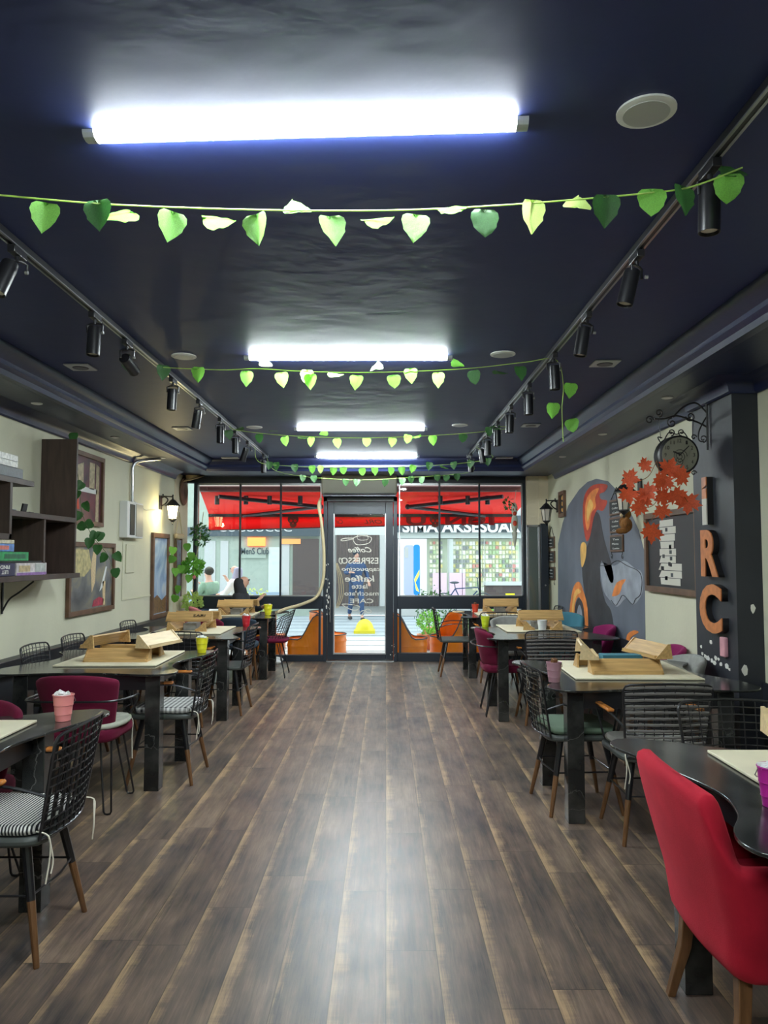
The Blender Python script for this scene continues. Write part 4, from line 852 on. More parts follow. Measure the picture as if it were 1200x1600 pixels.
def foliage_ball(name, c, r, n, par, m, size=.05, squash=1.0):
    mb = MB()
    for k in range(n):
        d_ = Vector((random.gauss(0, 1), random.gauss(0, 1), random.gauss(0, 1))).normalized(); rr = r * random.uniform(.55, 1.0); p = Vector(c) + Vector((d_.x, d_.y, d_.z * squash)) * rr
        t = d_.orthogonal().normalized(); t = Matrix.Rotation(random.uniform(0, 6.3), 3, d_) @ t; b_ = d_.cross(t); L_ = size * random.uniform(.7, 1.2)
        mb.add([p, p + (t + d_ * .5) * L_ * .5 + b_ * L_ * .28, p + (t + d_ * .5) * L_, p + (t + d_ * .5) * L_ * .5 - b_ * L_ * .28], [(0, 1, 2, 3)])
    return mb.build(name, M[m], par)
hpn = empty('hanging_plant', 'hanging rope with three leafy plant clusters in front of the left window post', 'plant', (0, 0, 0))
hx = onY(304, 885, 10.8)
MB().tube([onY(318, 800, 10.85), onY(312, 845, 10.82), onY(303, 885, 10.8), onY(300, 950, 10.75)], .005, 6).build('rope', M['hose'], hpn)
foliage_ball('foliage', onY(312, 836, 10.85), .12, 110, hpn, 'ivyd', .07, 1.4); foliage_ball('foliage', onY(302, 885, 10.8), .125, 150, hpn, 'ivy', .08); foliage_ball('foliage', onY(301, 942, 10.75), .12, 130, hpn, 'lime', .08)
MB().ball(onY(303, 902, 10.72), .03).build('flower', M['rose'], hpn)
hat = empty('straw_hat', 'straw hat hanging at the top left corner of the window', 'hat', tuple(onY(302, 747, 10.95)), 0)
MB().lathe([(.19, 0), (.10, .01), (.09, .07), (.05, .09), (.001, .09)], n=24, cap=False).build('brim', M['woodl'], hat, solid=.006); hat.rotation_euler = (math.radians(15), math.radians(-14), 0)
hat2 = tag(MB().lathe([(.20, 0), (.19, .012), (.12, .02), (.10, .008), (.001, .004)], n=28, axis='X', cap=False).build('woven_disc', M['woodf'], loc=tuple(onX(287, 768, -2.88)), solid=.006), 'round brown woven disc hanging on the left wall corner', 'wall decoration')
hat2.location.y = 10.9

# ivy on the left pictures
iv = empty('ivy_strand', 'dark green ivy strand trailing over the two pictures on the left wall', 'ivy', (0, 0, 0))
Yi = 6.55
MB().tube(catmull([onY(119, 725, Yi), onY(124, 760, Yi), onY(128, 800, Yi), onY(140, 830, Yi), onY(150, 845, Yi), onY(170, 870, Yi), onY(178, 900, Yi)], 5, False), .0025, 5).build('stem', M['stem'], iv)
for px, py, rz, ry in [(115, 685, 0, 0), (128, 762, 20, 40), (121, 775, 0, 10), (133, 793, -20, -20), (123, 808, 30, 20), (131, 828, 0, 70), (143, 824, 10, 60), (150, 840, 0, 30), (157, 840, 40, 10), (141, 850, 10, 10), (153, 860, 0, 0), (166, 875, -20, 40), (181, 872, 0, -30), (180, 897, 0, -10)]:
    leaf_at(iv, onY(px, py, Yi) + Vector((0, 0, .04)), .085, random.uniform(-20, 20), ry, rz, 'ivyd')

# ------------------------------------------------------------ right wall: mural, pictures, clock, letters
mu = empty('wall_mural', 'large arched slate-blue wall painting with flame shapes on the right wall', 'mural', (XR, 8.4, .7))
def mpoly(name, pts, m, lay, smooth=0):
    P = [onX(a, b, XR - .001 * lay) for a, b in pts]
    if smooth: P = catmull(P, smooth)
    P = [p - Vector((XR, 8.4, .7)) for p in P]
    MB().prism(P, (-.001, 0, 0)).build(name, m, mu)
mpoly('arch', [(872, 1010), (872, 850), (879, 818), (888, 790), (905, 765), (918, 753), (932, 748), (950, 752), (966, 768), (985, 800), (998, 828), (1007, 862), (1009, 1040), (1046, 1040), (1028, 935), (1009, 860), (1011, 1060), (872, 1015)][:13] + [(1046, 1040), (1040, 1060), (872, 1012)], M['mur_bg'], 1)
mpoly('dark_form', [(919, 1020), (917, 955), (910, 900), (911, 868), (921, 845), (925, 812), (930, 800), (937, 806), (944, 842), (955, 880), (959, 905), (953, 909), (940, 875), (938, 905), (946, 940), (955, 955), (962, 1000), (966, 1022)], M['mur_dk'], 2, 3)
mpoly('flame', [(916, 845), (911, 815), (912, 780), (921, 762), (935, 756), (949, 758), (945, 768), (937, 772), (939, 780), (949, 783), (942, 798), (933, 797), (927, 812), (922, 838)], M['mur_rd'], 3, 4)
mpoly('flame', [(917, 828), (914, 805), (916, 782), (924, 768), (936, 763), (930, 778), (931, 792), (924, 802), (921, 822)], M['mur_or'], 4, 4)
mpoly('flame', [(918, 815), (917, 795), (922, 780), (927, 790), (922, 803)], M['mur_ye'], 5, 4)
mpoly('glow', [(908, 880), (907, 855), (911, 847), (916, 852), (915, 872), (910, 886)], M['mur_ye'], 3, 4)
mpoly('glow_ring', [(889, 975), (893, 930), (899, 912), (906, 910), (912, 925), (918, 950), (919, 1000), (914, 1000), (908, 940), (902, 935), (898, 950), (897, 985)], M['mur_or'], 3, 3)
mpoly('glow_ring', [(892, 972), (896, 932), (902, 920), (908, 925), (900, 932), (896, 955), (895, 980)], M['mur_ye'], 4, 3)
mpoly('wheel_shape', [(896, 1000), (898, 955), (904, 935), (911, 945), (914, 975), (914, 1005)], M['mur_dk'], 4, 4)
mpoly('wheel_shape', [(899, 1000), (901, 962), (905, 945), (909, 955), (911, 978), (911, 1005)], M['mur_lt'], 5, 4)
mpoly('pale_patch', [(939, 880), (960, 884), (975, 876), (992, 888), (1003, 895), (1004, 925), (990, 945), (978, 935), (965, 948), (955, 940), (944, 925), (940, 905)], M['mur_lt'], 2, 3)
mpoly('flame', [(957, 928), (964, 910), (978, 905), (972, 915), (968, 928), (958, 932)], M['mur_or'], 3, 2)
mpoly('flame', [(978, 1010), (980, 992), (990, 985), (998, 988), (986, 996), (983, 1012)], M['mur_or'], 3, 3)
chain = [(938, 884), (952, 882), (965, 876), (980, 884), (997, 892), (1003, 905), (1001, 928), (993, 936), (988, 944), (974, 930), (968, 938), (962, 946), (955, 938)]
MB().tube([p - Vector((XR, 8.4, .7)) for p in catmull([onX(a, b, XR - .004) for a, b in chain], 5, False)], .004, 4).build('chain_line', M['mur_dk'], mu)

e, p, x0 = wall_frame('framed_picture', 'dark framed print with a black and white street scene strip beside the pillar', (5.68, 6.84, 1.20, 1.88), 1, M['woodf'], mat('print_black', (.012, .014, .018), .5), bw_=.05)
random.seed(9); q = []
for k in range(9):
    z = .07 + k * .06; a = .05 + random.uniform(-.04, .04) + (.10 if k < 3 else 0); q.append(([(-.05 - a, z), (-.05 - a, z + .055), (.24 + random.uniform(-.03, .05), z + .055), (.24 + random.uniform(-.03, .1 if k < 4 else .02), z)], M['bw']))
for k in range(14):
    yy = random.uniform(-.05, .2); z = random.uniform(.1, .55); q.append(([(yy, z), (yy, z + .03), (yy + .05, z + .03), (yy + .05, z)], M['frame']))
for i, (pts, mm) in enumerate(q): MB().prism([(x0 - (.0 if i < 9 else .0015), a, b) for a, b in pts], (-.0015, 0, 0)).build('printed_shape', mm, e)
e, p, x0 = wall_frame('framed_picture', 'small ornate carved wooden frame beside the far lantern on the right wall', (9.90, 10.22, 2.02, 2.36), 1, M['woodf'], M['slate'], bw_=.05)
mb = MB()
for k in range(3): mb.tube(spiral((x0 - .004, 0, .09 + .08 * k), .03, .008, k, 1.2, (0, 1, 0), (0, 0, 1), 12), .006, 5)
mb.build('carving', M['mur_ye'], e)
def chalkboards(X, ys, panels, lb, wd, ropez):
    e = empty('hanging_chalkboards', lb, 'chalkboard', (X, ys, panels[-1][0]))
    for z0, z1 in panels:
        b_ = MB().bb((-.02, -wd / 2, z0 - panels[-1][0]), (-.002, wd / 2, z1 - panels[-1][0])).build('board', M['woodf'], e, bevel=.003)
        MB().bb((-.022, -wd / 2 + .02, z0 - panels[-1][0] + .02), (-.019, wd / 2 - .02, z1 - panels[-1][0] - .02)).build('slate', M['slate'], b_)
        n = int((z1 - z0) / .05)
        for k in range(n): text('chalk_writing', random.choice(['Cafe', 'Menu', 'Latte', 'Coffee', 'Tea']), M['chalk'], (-.0235, random.uniform(-.02, .02), z1 - panels[-1][0] - .045 - k * .045), wd * .5, .018, U=(0, -1, 0), V=(0, 0, 1), depth=.001, parent=b_)
    t = panels[0][1] - panels[-1][0]; MB().tube([(-.012, -wd / 2 + .03, t), (-.006, 0, ropez - panels[-1][0]), (-.012, wd / 2 - .03, t)], .004).tube([(-.012, -wd / 2 + .03, t), (-.012, -wd / 2 + .03, -.03)], .003).tube([(-.012, wd / 2 - .03, t), (-.012, wd / 2 - .03, -.03)], .003).build('cord', M['iron'], e)
    mb = MB()
    for sy in (-1, 1): mb.tube(spiral((-.012, sy * (wd / 2 - .03), -.05), .03, .006, PI / 2, sy * 1.0, (0, 1, 0), (0, 0, 1), 12), .003, 5)
    mb.build('scroll_hook', M['iron'], e)
    return e
random.seed(4)
chalkboards(XR, 7.72, [(1.92, 2.08), (1.74, 1.90), (1.55, 1.72)], 'three chalkboards hanging one below another on the mural', .42, 2.20)
chalkboards(XR, 10.78, [(1.62, 1.78), (1.42, 1.58), (1.18, 1.36)], 'three small dark signs hanging one below another under the far lantern', .42, 1.92)
# teddy
td = empty('teddy_bear', 'small brown teddy bear hanging by the chalkboards', 'teddy bear', (XR - .10, 7.12, 1.72))
MB().ball((0, 0, .075), (.055, .06, .07)).ball((0, 0, .175), .048).ball((.0, -.035, .215), .018).ball((.0, .035, .215), .018).ball((-.02, -.07, .10), (.025, .03, .045)).ball((-.02, .07, .10), (.025, .03, .045)).ball((-.04, -.05, .02), (.045, .028, .028)).ball((-.04, .05, .02), (.045, .028, .028)).build('body', M['brown'], td)
MB().ball((-.045, -.015, .165), .018).build('muzzle', M['woodl'], td); MB().tube([(0, 0, .22), (.06, 0, .34)], .002, 4).build('cord', M['iron'], td)
# clock on scroll bracket
ck = empty('wall_clock', 'round double-sided clock hanging from a black scroll bracket on the pillar', 'clock', (2.02, 5.30, 2.20))
cr = .128
MB().lathe([(cr, -.05), (cr + .008, -.045), (cr + .012, -.02), (cr - .01, 0), (cr - .01, .04), (cr + .012, .055), (cr + .006, .08)], n=36, axis='Y').build('case', M['iron'], ck)
fc = MB().lathe([(.001, -.052), (cr - .006, -.052), (cr - .006, -.04)], n=36, axis='Y').build('dial', M['clockf'], ck)
for h in range(12):
    a = h * PI / 6; text('numeral', str(12 if h == 0 else h), M['iron'], (math.sin(a) * .098, -.0535, math.cos(a) * .098), .026 if h in (0, 10, 11) else .014, .026, depth=.001, parent=fc)
mb = MB(); mb.tube(spiral((0, -.0545, -.01), .05, .012, 0, 2.2, (1, 0, 0), (0, 0, 1), 30), .0018, 4); mb.tube(spiral((0, -.0545, -.045), .03, .006, 2, 1.6, (1, 0, 0), (0, 0, 1), 20), .0018, 4); mb.build('ornament', M['iron'], fc)
MB().prism([(-.004, -.056, -.01), (.066, -.056, .060), (.062, -.056, .064), (-.010, -.056, -.004)], (0, -.001, 0)).build('minute_hand', M['iron'], ck)
MB().prism([(.004, -.058, -.006), (-.048, -.058, .018), (-.045, -.058, .026), (.004, -.058, .008)], (0, -.001, 0)).build('hour_hand', M['iron'], ck)
U3, V3 = (1, 0, 0), (0, 0, 1)
mb = MB()
mb.tube(catmull([(-.11, 0, .09), (-.13, 0, .13), (-.10, 0, .125)], 4, False), .004).tube(catmull([(-.09, 0, .10), (-.05, 0, .165), (0, 0, .15), (.05, 0, .165), (.09, 0, .10)], 5, False), .004)
mb.tube(spiral((-.035, 0, .165), .025, .006, -PI / 2, 1.2, U3, V3, 14), .004).tube(spiral((.035, 0, .165), .025, .006, -PI / 2, -1.2, U3, V3, 14), .004)
mb.build('scroll_work', M['iron'], ck)
MB().tube(spiral((.115, 0, -.12), .02, .005, 0, 1.1, U3, V3, 12), .004).build('scroll_hook', M['iron'], ck)
MB().tube(spiral((.12, 0, .13), .02, .005, 0, 1.1, U3, V3, 12), .004).build('scroll_hook', M['iron'], ck)
bk = MB(); bk.tube([(.215, 0, .04), (.215, 0, .40)], .008).build('bracket_post', M['iron'], ck)
bk = MB(); bk.tube(catmull([(.215, 0, .30), (.14, 0, .37), (.05, 0, .34), (-.02, 0, .27)], 6, False), .006).tube(catmull([(.215, 0, .20), (.15, 0, .235), (.08, 0, .26), (0, 0, .28), (-.08, 0, .26), (-.15, 0, .26)], 6, False), .006)
bk.tube(spiral((.10, 0, .275), .035, .008, PI, 1.3, U3, V3, 18), .005).tube(spiral((-.03, 0, .23), .035, .008, PI / 2, 1.3, U3, V3, 18), .005).tube(spiral((-.12, 0, .30), .03, .008, -PI / 2, 1.3, U3, V3, 18), .005).tube(spiral((-.185, 0, .25), .03, .008, 0, 1.3, U3, V3, 18), .005)
bk.tube(catmull([(.215, 0, .28), (.16, 0, .18), (.155, 0, .11), (.19, 0, .10)], 5, False), .005).tube(spiral((.185, 0, .12), .028, .006, -PI / 2, 1.2, U3, V3, 14), .004).tube([(-.12, 0, .26), (-.11, 0, .12)], .0025, 5).tube([(.12, 0, .25), (.11, 0, .13)], .0025, 5); bk.build('bracket_scroll', M['iron'], ck)
# maple branch
MP = [(0, .62), (.12, .42), (.20, .44), (.18, .24), (.46, .40), (.40, .22), (.64, .14), (.44, .03), (.50, -.06), (.28, -.12), (.44, -.38), (.22, -.30), (.15, -.42), (.02, -.26)]
mp = [(x, 0, z) for x, z in MP] + [(-x, 0, z) for x, z in reversed(MP[1:])]
mbx = MB(); k = len(mp); mbx.add([(0, .05, 0)] + [(x, -.10 * abs(x) * 1.6, z) for x, _, z in mp], [(0, i + 1, (i + 1) % k + 1) for i in range(k)]); _o = mbx.build('tmp', M['maple']); MAPLE = _o.data; bpy.data.objects.remove(_o)
mb_ = empty('maple_branch', 'spray of red maple leaves hanging in front of the clock on the right', 'maple branch', (0, 0, 0))
Ym = 5.08
for path in ([(1026, 720), (1030, 740), (1033, 775), (1028, 790), (1017, 815)], [(1026, 720), (1015, 742), (1003, 750), (985, 758)], [(1033, 748), (1055, 760), (1068, 775), (1075, 785)], [(1030, 775), (1020, 790), (1000, 795)]):
    MB().tube(catmull([onY(a, b, Ym) for a, b in path], 5, False), .0022, 5).build('twig', M['brown'], mb_)
for px, py, s, ry in [(1007, 727, .085, 60), (983, 748, .11, 100), (981, 772, .115, 170), (1046, 733, .125, 20), (1066, 745, .11, -70), (1030, 750, .11, 120), (1040, 752, .10, 200), (1011, 768, .115, 140), (1006, 780, .10, 200), (998, 792, .105, 190), (1035, 775, .12, 170), (1056, 773, .11, 150), (1075, 784, .135, 185), (1034, 798, .10, 175), (1017, 830, .135, 185)]:
    leaf_at(mb_, onY(px, py, Ym + random.uniform(-.04, .04)), s * 1.1, random.uniform(-20, 20), ry, random.uniform(-20, 20), 'ivy', mesh=MAPLE).data = MAPLE
# letters on the pillar
for s, z0, z1, y0, y1, lb in [('R', 1.365, 1.685, 5.11, 5.38, 'orange wooden letter R in the middle of the pillar'), ('C', .985, 1.315, 5.07, 5.42, 'orange wooden letter C lowest on the pillar')]:
    e = empty('wall_letter', lb, 'letter', (2.25, (y0 + y1) / 2, z0))
    text('letter_face', s, M['orange2'], (-.045, 0, (z1 - z0) / 2), y1 - y0, z1 - z0, U=(0, -1, 0), depth=.008, parent=e, bold=.035)
    text('letter_side', s, M['iron'], (-.021, 0, (z1 - z0) / 2), y1 - y0, z1 - z0, U=(0, -1, 0), depth=.040, parent=e, bold=.035)
e = empty('wall_letter', 'half orange half bare letter I with a dot, highest on the pillar', 'letter', (2.25, 5.30, 1.72))
MB().bb((-.05, -.035, 0), (-.042, .035, .18)).build('letter_face', M['bw'], e); MB().bb((-.05, -.035, .18), (-.042, .035, .25)).prism([(-.05, -.035, .27), (-.05, .035, .25), (-.05, .035, .33), (-.05, -.035, .33)], (.008, 0, 0)).build('letter_dot', M['orange2'], e); MB().bb((-.042, -.035, 0), (0, .035, .33)).build('letter_side', M['iron'], e)
tag(MB().box((0, 0, 0), (.03, .075, .13)).build('pink_plaque', mat('pink_paint', (.62, .3, .34), .6, var=.2), loc=(2.235, 5.12, .905), bevel=.008), 'small pink block stuck on the pillar under the letter C', 'plaque')

# tall folded glass leaf by the right of the window
gp = empty('glass_panel', 'tall folded glass door leaf in steel frame at the right end of the window', 'glass door', (2.12, 10.88, 0))
MB().bb((-.13, -.02, 0), (-.10, .02, 1.95)).bb((-.13, -.02, 1.92), (.06, .02, 1.95)).bb((.03, -.02, 0), (.06, .02, 1.95)).bb((-.13, -.02, 0), (.06, .02, .05)).build('frame', M['steel'], gp, bevel=.003)
MB().bb((-.10, -.005, .05), (.03, .005, 1.92)).build('pane', M['glass2'], gp); MB().bb((.065, -.05, 0), (.17, .03, 1.97)).build('side_frame', M['frame'], gp, bevel=.004)
MB().ball((-.115, -.03, 1.2), .012).ball((.045, -.03, 1.2), .012).ball((.12, -.06, 1.1), .012).build('knob', M['steel'], gp)
# hanging mask and small plant in the right window
mk = empty('hanging_mask', 'carved pale and red mask hanging at the right of the window', 'mask', tuple(onY(804, 820, 11.0)))
MB().ball((0, 0, .22), (.045, .03, .10)).ball((0, 0, .02), (.05, .03, .14)).lathe([(.04, -.10), (.03, -.2), (.002, -.34)], n=10).build('face', M['pale'], mk); MB().ball((0, -.025, .16), (.03, .015, .03)).ball((0, -.03, .02), (.03, .012, .04)).ball((-.02, -.03, .22), (.01, .006, .016)).ball((.02, -.03, .22), (.01, .006, .016)).build('painted_mark', M['mur_rd'], mk); MB().tube([(0, 0, .3), (.03, .02, .50)], .003, 5).build('cord', M['string'], mk)
random.seed(2); ib = empty('hanging_sprig', 'small dark sprig hanging beside the mask in the right window', 'sprig', (0, 0, 0)); foliage_ball('foliage', onY(795, 787, 11.0), .07, 40, ib, 'ivyd', .06, 1.3)

# ------------------------------------------------------------ outside: street, awning, drums, far shops
struct('street', MB().bb((-14, YW + .06, -.08), (14, 20.2, -.03)), M['pave'])
st = MB()
for k in range(10): st.box((0, 12.6 + k * .8, -.029), (16, .03, .004))
tag(st.build('paving_joint', M['signg'], bpy.data.objects['street']), None)
struct('wall_outer', MB().bb((-8, YW, -.03), (XL - .12, YW + .2, 5)).bb((2.6, YW, -.03), (8, YW + .2, 5)).bb((-8, YW - .05, 2.95), (8, YW + .2, 6)).bb((XL - .12, YW - .06, 2.70), (2.6, YW + .1, 2.96)), M['facadeg'])
aw = empty('awning', 'red folding awning over the shop front, seen from inside through the glass', 'awning', (0, YW, 2.2))
AY0, AZ0, AY1, AZ1 = 11.42, 2.475, 13.2, 2.235; XA0, XA1 = -3.05, 2.22
MB().add([(XA0 + .28, AY0 - YW, AZ0 - 2.2), (XA1, AY0 - YW, AZ0 - 2.2), (XA1, AY1 - YW, AZ1 - 2.2), (XA0, AY1 - YW, AZ1 - 2.2)], [(0, 1, 2, 3)]).build('canopy', M['awnc'], aw, solid=.003)
vl = MB().add([(XA0, AY1 - YW, AZ1 - 2.2), (XA1, AY1 - YW, AZ1 - 2.2), (XA1, AY1 - YW + .02, 2.085 - 2.2), (XA0, AY1 - YW + .02, 1.955 - 2.2)], [(0, 1, 2, 3)]).build('valance', M['awn'], aw, solid=.003)
MB().bb((XA0, AY1 - YW - .03, AZ1 - 2.2 - .05), (XA1, AY1 - YW + .03, AZ1 - 2.2)).build('front_bar', M['frame'], aw); MB().tube([(XA0, AY1 - YW + .02, 1.952 - 2.2), (XA1, AY1 - YW + .02, 2.082 - 2.2)], .010).build('hem', M['signg'], aw)
MB().tube([(XA0 + .28, AY0 - YW, AZ0 - 2.2 + .04), (XA1, AY0 - YW, AZ0 - 2.2 + .04)], .05, 12).bb((XA0 + .3, .16, AZ0 - 2.2), (XA0 + .4, .28, AZ0 - 2.2 + .06)).bb((XA1 - .1, .16, AZ0 - 2.2), (XA1, .28, AZ0 - 2.2 + .06)).build('roller', mat('maroon_roller', (.16, .05, .05), .6), aw)
for a, b, c in [((-2.5, 11.45, 2.40), (-1.05, 12.3, 2.30), (-2.45, 13.15, 2.20)), ((1.75, 11.45, 2.40), (.35, 12.3, 2.30), (1.7, 13.15, 2.20))]:
    f = lambda p: (p[0], p[1] - YW, p[2] - 2.2)
    MB().tube([f(a), f(b)], .032, 8).tube([f(b), f(c)], .028, 8).ball(f(b), .045).build('folding_arm', M['frame'], aw)
# print showing through the valance
def vp(px, py): return onY(px, py, AY1 - .012)
for s, xc, wd in [('U', 650, .34), ('N', 712, .36), ('e', 745, .30), ('I', 768, .10)]:
    text('valance_letter', s, M['awnd'], vp(xc, 812) - Vector((0, YW, 2.2)), wd, .19, U=(-1, 0, 0), depth=.002, parent=aw, bold=.03)
for xc in (680, 458):
    c = vp(xc, 815) - Vector((0, YW, 2.2))
    sk = MB().ball(c + Vector((0, -.004, .04)), (.095, .004, .085), 14, 8).ball(c + Vector((0, -.004, -.05)), (.06, .004, .055), 12, 6).build('skull_print', mat('skull_brown', (.10, .02, .01), .8), aw)
    MB().ball(c + Vector((-.036, -.009, .015)), (.025, .003, .022)).ball(c + Vector((.036, -.009, .015)), (.025, .003, .022)).ball(c + Vector((0, -.009, -.03)), (.012, .003, .016)).build('skull_eye', M['awn'], sk)
for s, px, wd in [('ORL', 583, .30), ('Cal', 530, .12)]: text('valance_letter', s, M['blackm'], vp(px, 815) - Vector((0, YW, 2.2)), wd, .07, U=(-1, 0, 0), depth=.002, parent=aw, shear=.3)
# outdoor spot bar
ob = empty('outdoor_spot_bar', 'dark bar with hanging spotlights outside under the awning', 'light bar', (0, 11.75, 2.50))
MB().bb((-2.7, -.02, -.02), (1.9, .02, .02)).build('bar', M['frame'], ob)
for px in (339, 384, 421, 469, 688, 731, 762):
    x = onY(px, 800, 11.75).x; o = MB().tube([(x, 0, -.02), (x, 0, -.05)], .01).lathe([(.012, -.05), (.035, -.055), (.037, -.08), (.037, -.20), (.03, -.20)], (x, 0, 0), 16).build('spotlight', M['frame'], ob)

# drum seats
def drum_seat(x, y, rz, lb, m='orange'):
    e = empty('drum_seat', lb, 'drum seat', (x, y, -.03), math.radians(rz), 'orange oil drum seats outside'); R_ = .29; n = 32
    def top(a):      # a = angle, back at -y... front (+y) low
        c = math.cos(a); t = max(0, min(1, (c + .35) / .9)); s_ = t * t * (3 - 2 * t); return .30 + .36 * s_
    zs = [0, .02, .17, .185, .2, .34, .42]; rows = []
    for i in range(14):
        row = []
        for j in range(n + 1):
            a = 2 * PI * j / n; z = top(a) * i / 13; rr = R_ + (.008 if abs(z - .2) < .02 or abs(z - .55) < .025 or i in (0, 13) else 0)
            row.append(Vector((-math.cos(a) * rr, math.sin(a) * rr, z)))
        rows.append(row)
    MB().grid(rows).build('drum', M[m], e, solid=.008)
    MB().tube([r_[-1] if False else r_ for r_ in rows[-1][:-1]], .009, 6, True).build('rim', M['signg'], e)
    MB().lathe([(.001, .28), (.27, .28), (.275, .25)], n=28).build('seat_pad', M[m], e)
    MB().lathe([(.30, .19), (.303, .2), (.30, .21)], n=32, cap=False).build('rib', M[m], e)
    return e
drum_seat(-1.20, 11.78, 180, 'orange oil drum seat outside the left window, back towards the door')
drum_seat(.33, 11.78, 0, 'orange oil drum seat outside just right of the door')
drum_seat(-.93, 12.40, 0, 'orange oil drum seat farther out at the left edge of the door glass')
drum_seat(.98, 12.1, 200, 'orange oil drum seat outside behind the aisle chair of the far right table')
drum_seat(-1.85, 11.85, 0, 'orange drum seat outside mostly hidden behind the far left table')
drum_seat(1.62, 12.1, 10, 'orange drum seat outside behind the legs of the far right table')
tag(MB().ball((0, 0, 0), (.19, .19, .25), 20, 10).box((0, 0, 0.0), (.42, .42, .06)).build('bollard_dome', M['yellow'], loc=(-.43, 15.6, 0)), 'yellow dome bump on the street in the middle of the door glass', 'bollard')
def planter(x, y, lb, lw, h_, n, m, pot=True):
    e = empty('planter', lb, 'planter', (x, y, -.03))
    if pot: MB().bb((-lw, -.14, 0), (lw, .14, .24)).build('trough', M['terra'], e, bevel=.01)
    foliage_ball('foliage', (0, 0, .24 + h_ * .45), h_ * .5, n, e, m, .07, 1.0); MB().tube([(0, 0, .2), (0, 0, .3 + h_ * .4)], .01).build('stem', M['stem'], e); return e
random.seed(8)
planter(.72, 12.9, 'leafy shrub in a terracotta trough between the orange drums', .2, .42, 260, 'ivy')
planter(.88, 14.2, 'taller pale shrub standing behind the trough outside', .2, .8, 300, 'ivyd')
planter(-2.2, 13.0, 'yellow-green shrub outside below the left window', .5, .8, 420, 'lime')
planter(1.9, 13.6, 'small potted shrub outside at the right end', .3, .5, 150, 'ivy')

# far row of shops
YF = 20.0
sh1 = empty('shop_building', 'accessory shop across the street with lit window under a dark sign', 'building', (1.5, YF, 0))
def F(px, py, Y=YF): v = onY(px, py, Y); return v - Vector((1.5, YF, 0))
def fb_(par, name, px0, py0, px1, py1, m, y0=0, d_=.05, f=None):
    a = (f or F)(px0, py0); b = (f or F)(px1, py1); return MB().bb((a.x, y0 - d_, b.z), (b.x, y0, a.z)).build(name, m, par)
MB().bb((-3.2, .3, -.03), (7, .8, 10)).build('rear_wall', M['facadeg'], sh1); MB().bb((-1.15, -.02, 2.45), (7, .4, 10)).build('upper_wall', M['facadeg'], sh1)
sg = fb_(sh1, 'sign_board', 618, 806, 860, 832, M['signg'], -.05, .1); fb_(sh1, 'fascia', 618, 832, 860, 841, M['shopw'], 0, .05)
text('shop_lettering', 'SIMA AKSESUAR', M['chalk'], F(720, 823.5) + Vector((0, -.17, 0)), 3.05, .30, depth=.02, parent=sh1, bold=.035)
fb_(sh1, 'plinth', 618, 943, 860, 962, M['facadeg'], 0, .1)
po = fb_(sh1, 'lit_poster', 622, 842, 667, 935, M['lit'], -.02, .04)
def rr(px0, py0, px1, py1, m, name, y=-.07, r=.3, par=sh1):
    a, b = F(px0, py0), F(px1, py1); w_, h_ = b.x - a.x, a.z - b.z; k = min(w_, h_) * r; pts = []
    for cx, cz, a0 in [(b.x - k, a.z - k, 0), (a.x + k, a.z - k, 90), (a.x + k, b.z + k, 180), (b.x - k, b.z + k, 270)]:
        for j in range(5): t = math.radians(a0 + j * 22.5); pts.append((cx + k * math.cos(t), y, cz + k * math.sin(t)))
    return MB().prism(pts, (0, .01, 0)).build(name, m, par)
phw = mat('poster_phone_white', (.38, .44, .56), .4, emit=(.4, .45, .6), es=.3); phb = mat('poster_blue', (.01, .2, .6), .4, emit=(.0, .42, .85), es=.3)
rr(631, 852, 648, 931, phw, 'poster_phone'); rr(646, 851, 656, 930, phb, 'poster_phone', -.075, .4); rr(632, 855, 638, 872, M['facadeg'], 'poster_phone', -.08, .4)
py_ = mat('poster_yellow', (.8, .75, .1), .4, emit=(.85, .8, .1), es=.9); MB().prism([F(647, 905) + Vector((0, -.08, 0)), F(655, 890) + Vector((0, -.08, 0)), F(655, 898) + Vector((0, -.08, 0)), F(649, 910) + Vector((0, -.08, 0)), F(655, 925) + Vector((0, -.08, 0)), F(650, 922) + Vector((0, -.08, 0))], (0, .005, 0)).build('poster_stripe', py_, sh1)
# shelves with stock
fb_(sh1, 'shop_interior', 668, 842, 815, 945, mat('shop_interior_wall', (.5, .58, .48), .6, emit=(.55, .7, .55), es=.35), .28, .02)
random.seed(31)
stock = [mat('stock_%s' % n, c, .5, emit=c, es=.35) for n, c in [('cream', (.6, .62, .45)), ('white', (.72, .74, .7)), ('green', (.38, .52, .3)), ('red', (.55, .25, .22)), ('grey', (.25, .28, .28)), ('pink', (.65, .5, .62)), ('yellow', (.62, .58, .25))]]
mbs = [MB() for _ in stock]
for row in range(11):
    for col in range(27):
        px = 672 + col * 5.2; py = 846 + row * 7.2
        if 692 < px < 705 or (py > 912 and px < 735): continue
        k = random.choices(range(7), [6, 5, 1 + (px > 765) * 3, 1, 4, 0, 2])[0]
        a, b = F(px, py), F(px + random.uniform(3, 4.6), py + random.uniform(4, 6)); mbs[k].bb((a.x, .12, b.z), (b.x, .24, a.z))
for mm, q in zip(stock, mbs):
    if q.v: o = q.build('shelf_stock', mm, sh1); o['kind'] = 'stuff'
for px in (700, 722, 757, 800): fb_(sh1, 'window_post', px - .8, 842, px + .8, 945, M['facadeg'], .0, .04)
MB().bb((F(701, 842).x, -.01, F(0, 945).z), (F(708, 842).x, .06, F(0, 842).z)).build('window_post', M['shopw'], sh1)
for px0, px1 in ((676, 698), (702, 727)): fb_(sh1, 'pink_poster', px0, 895, px1, 935, stock[5], -.02, .02)
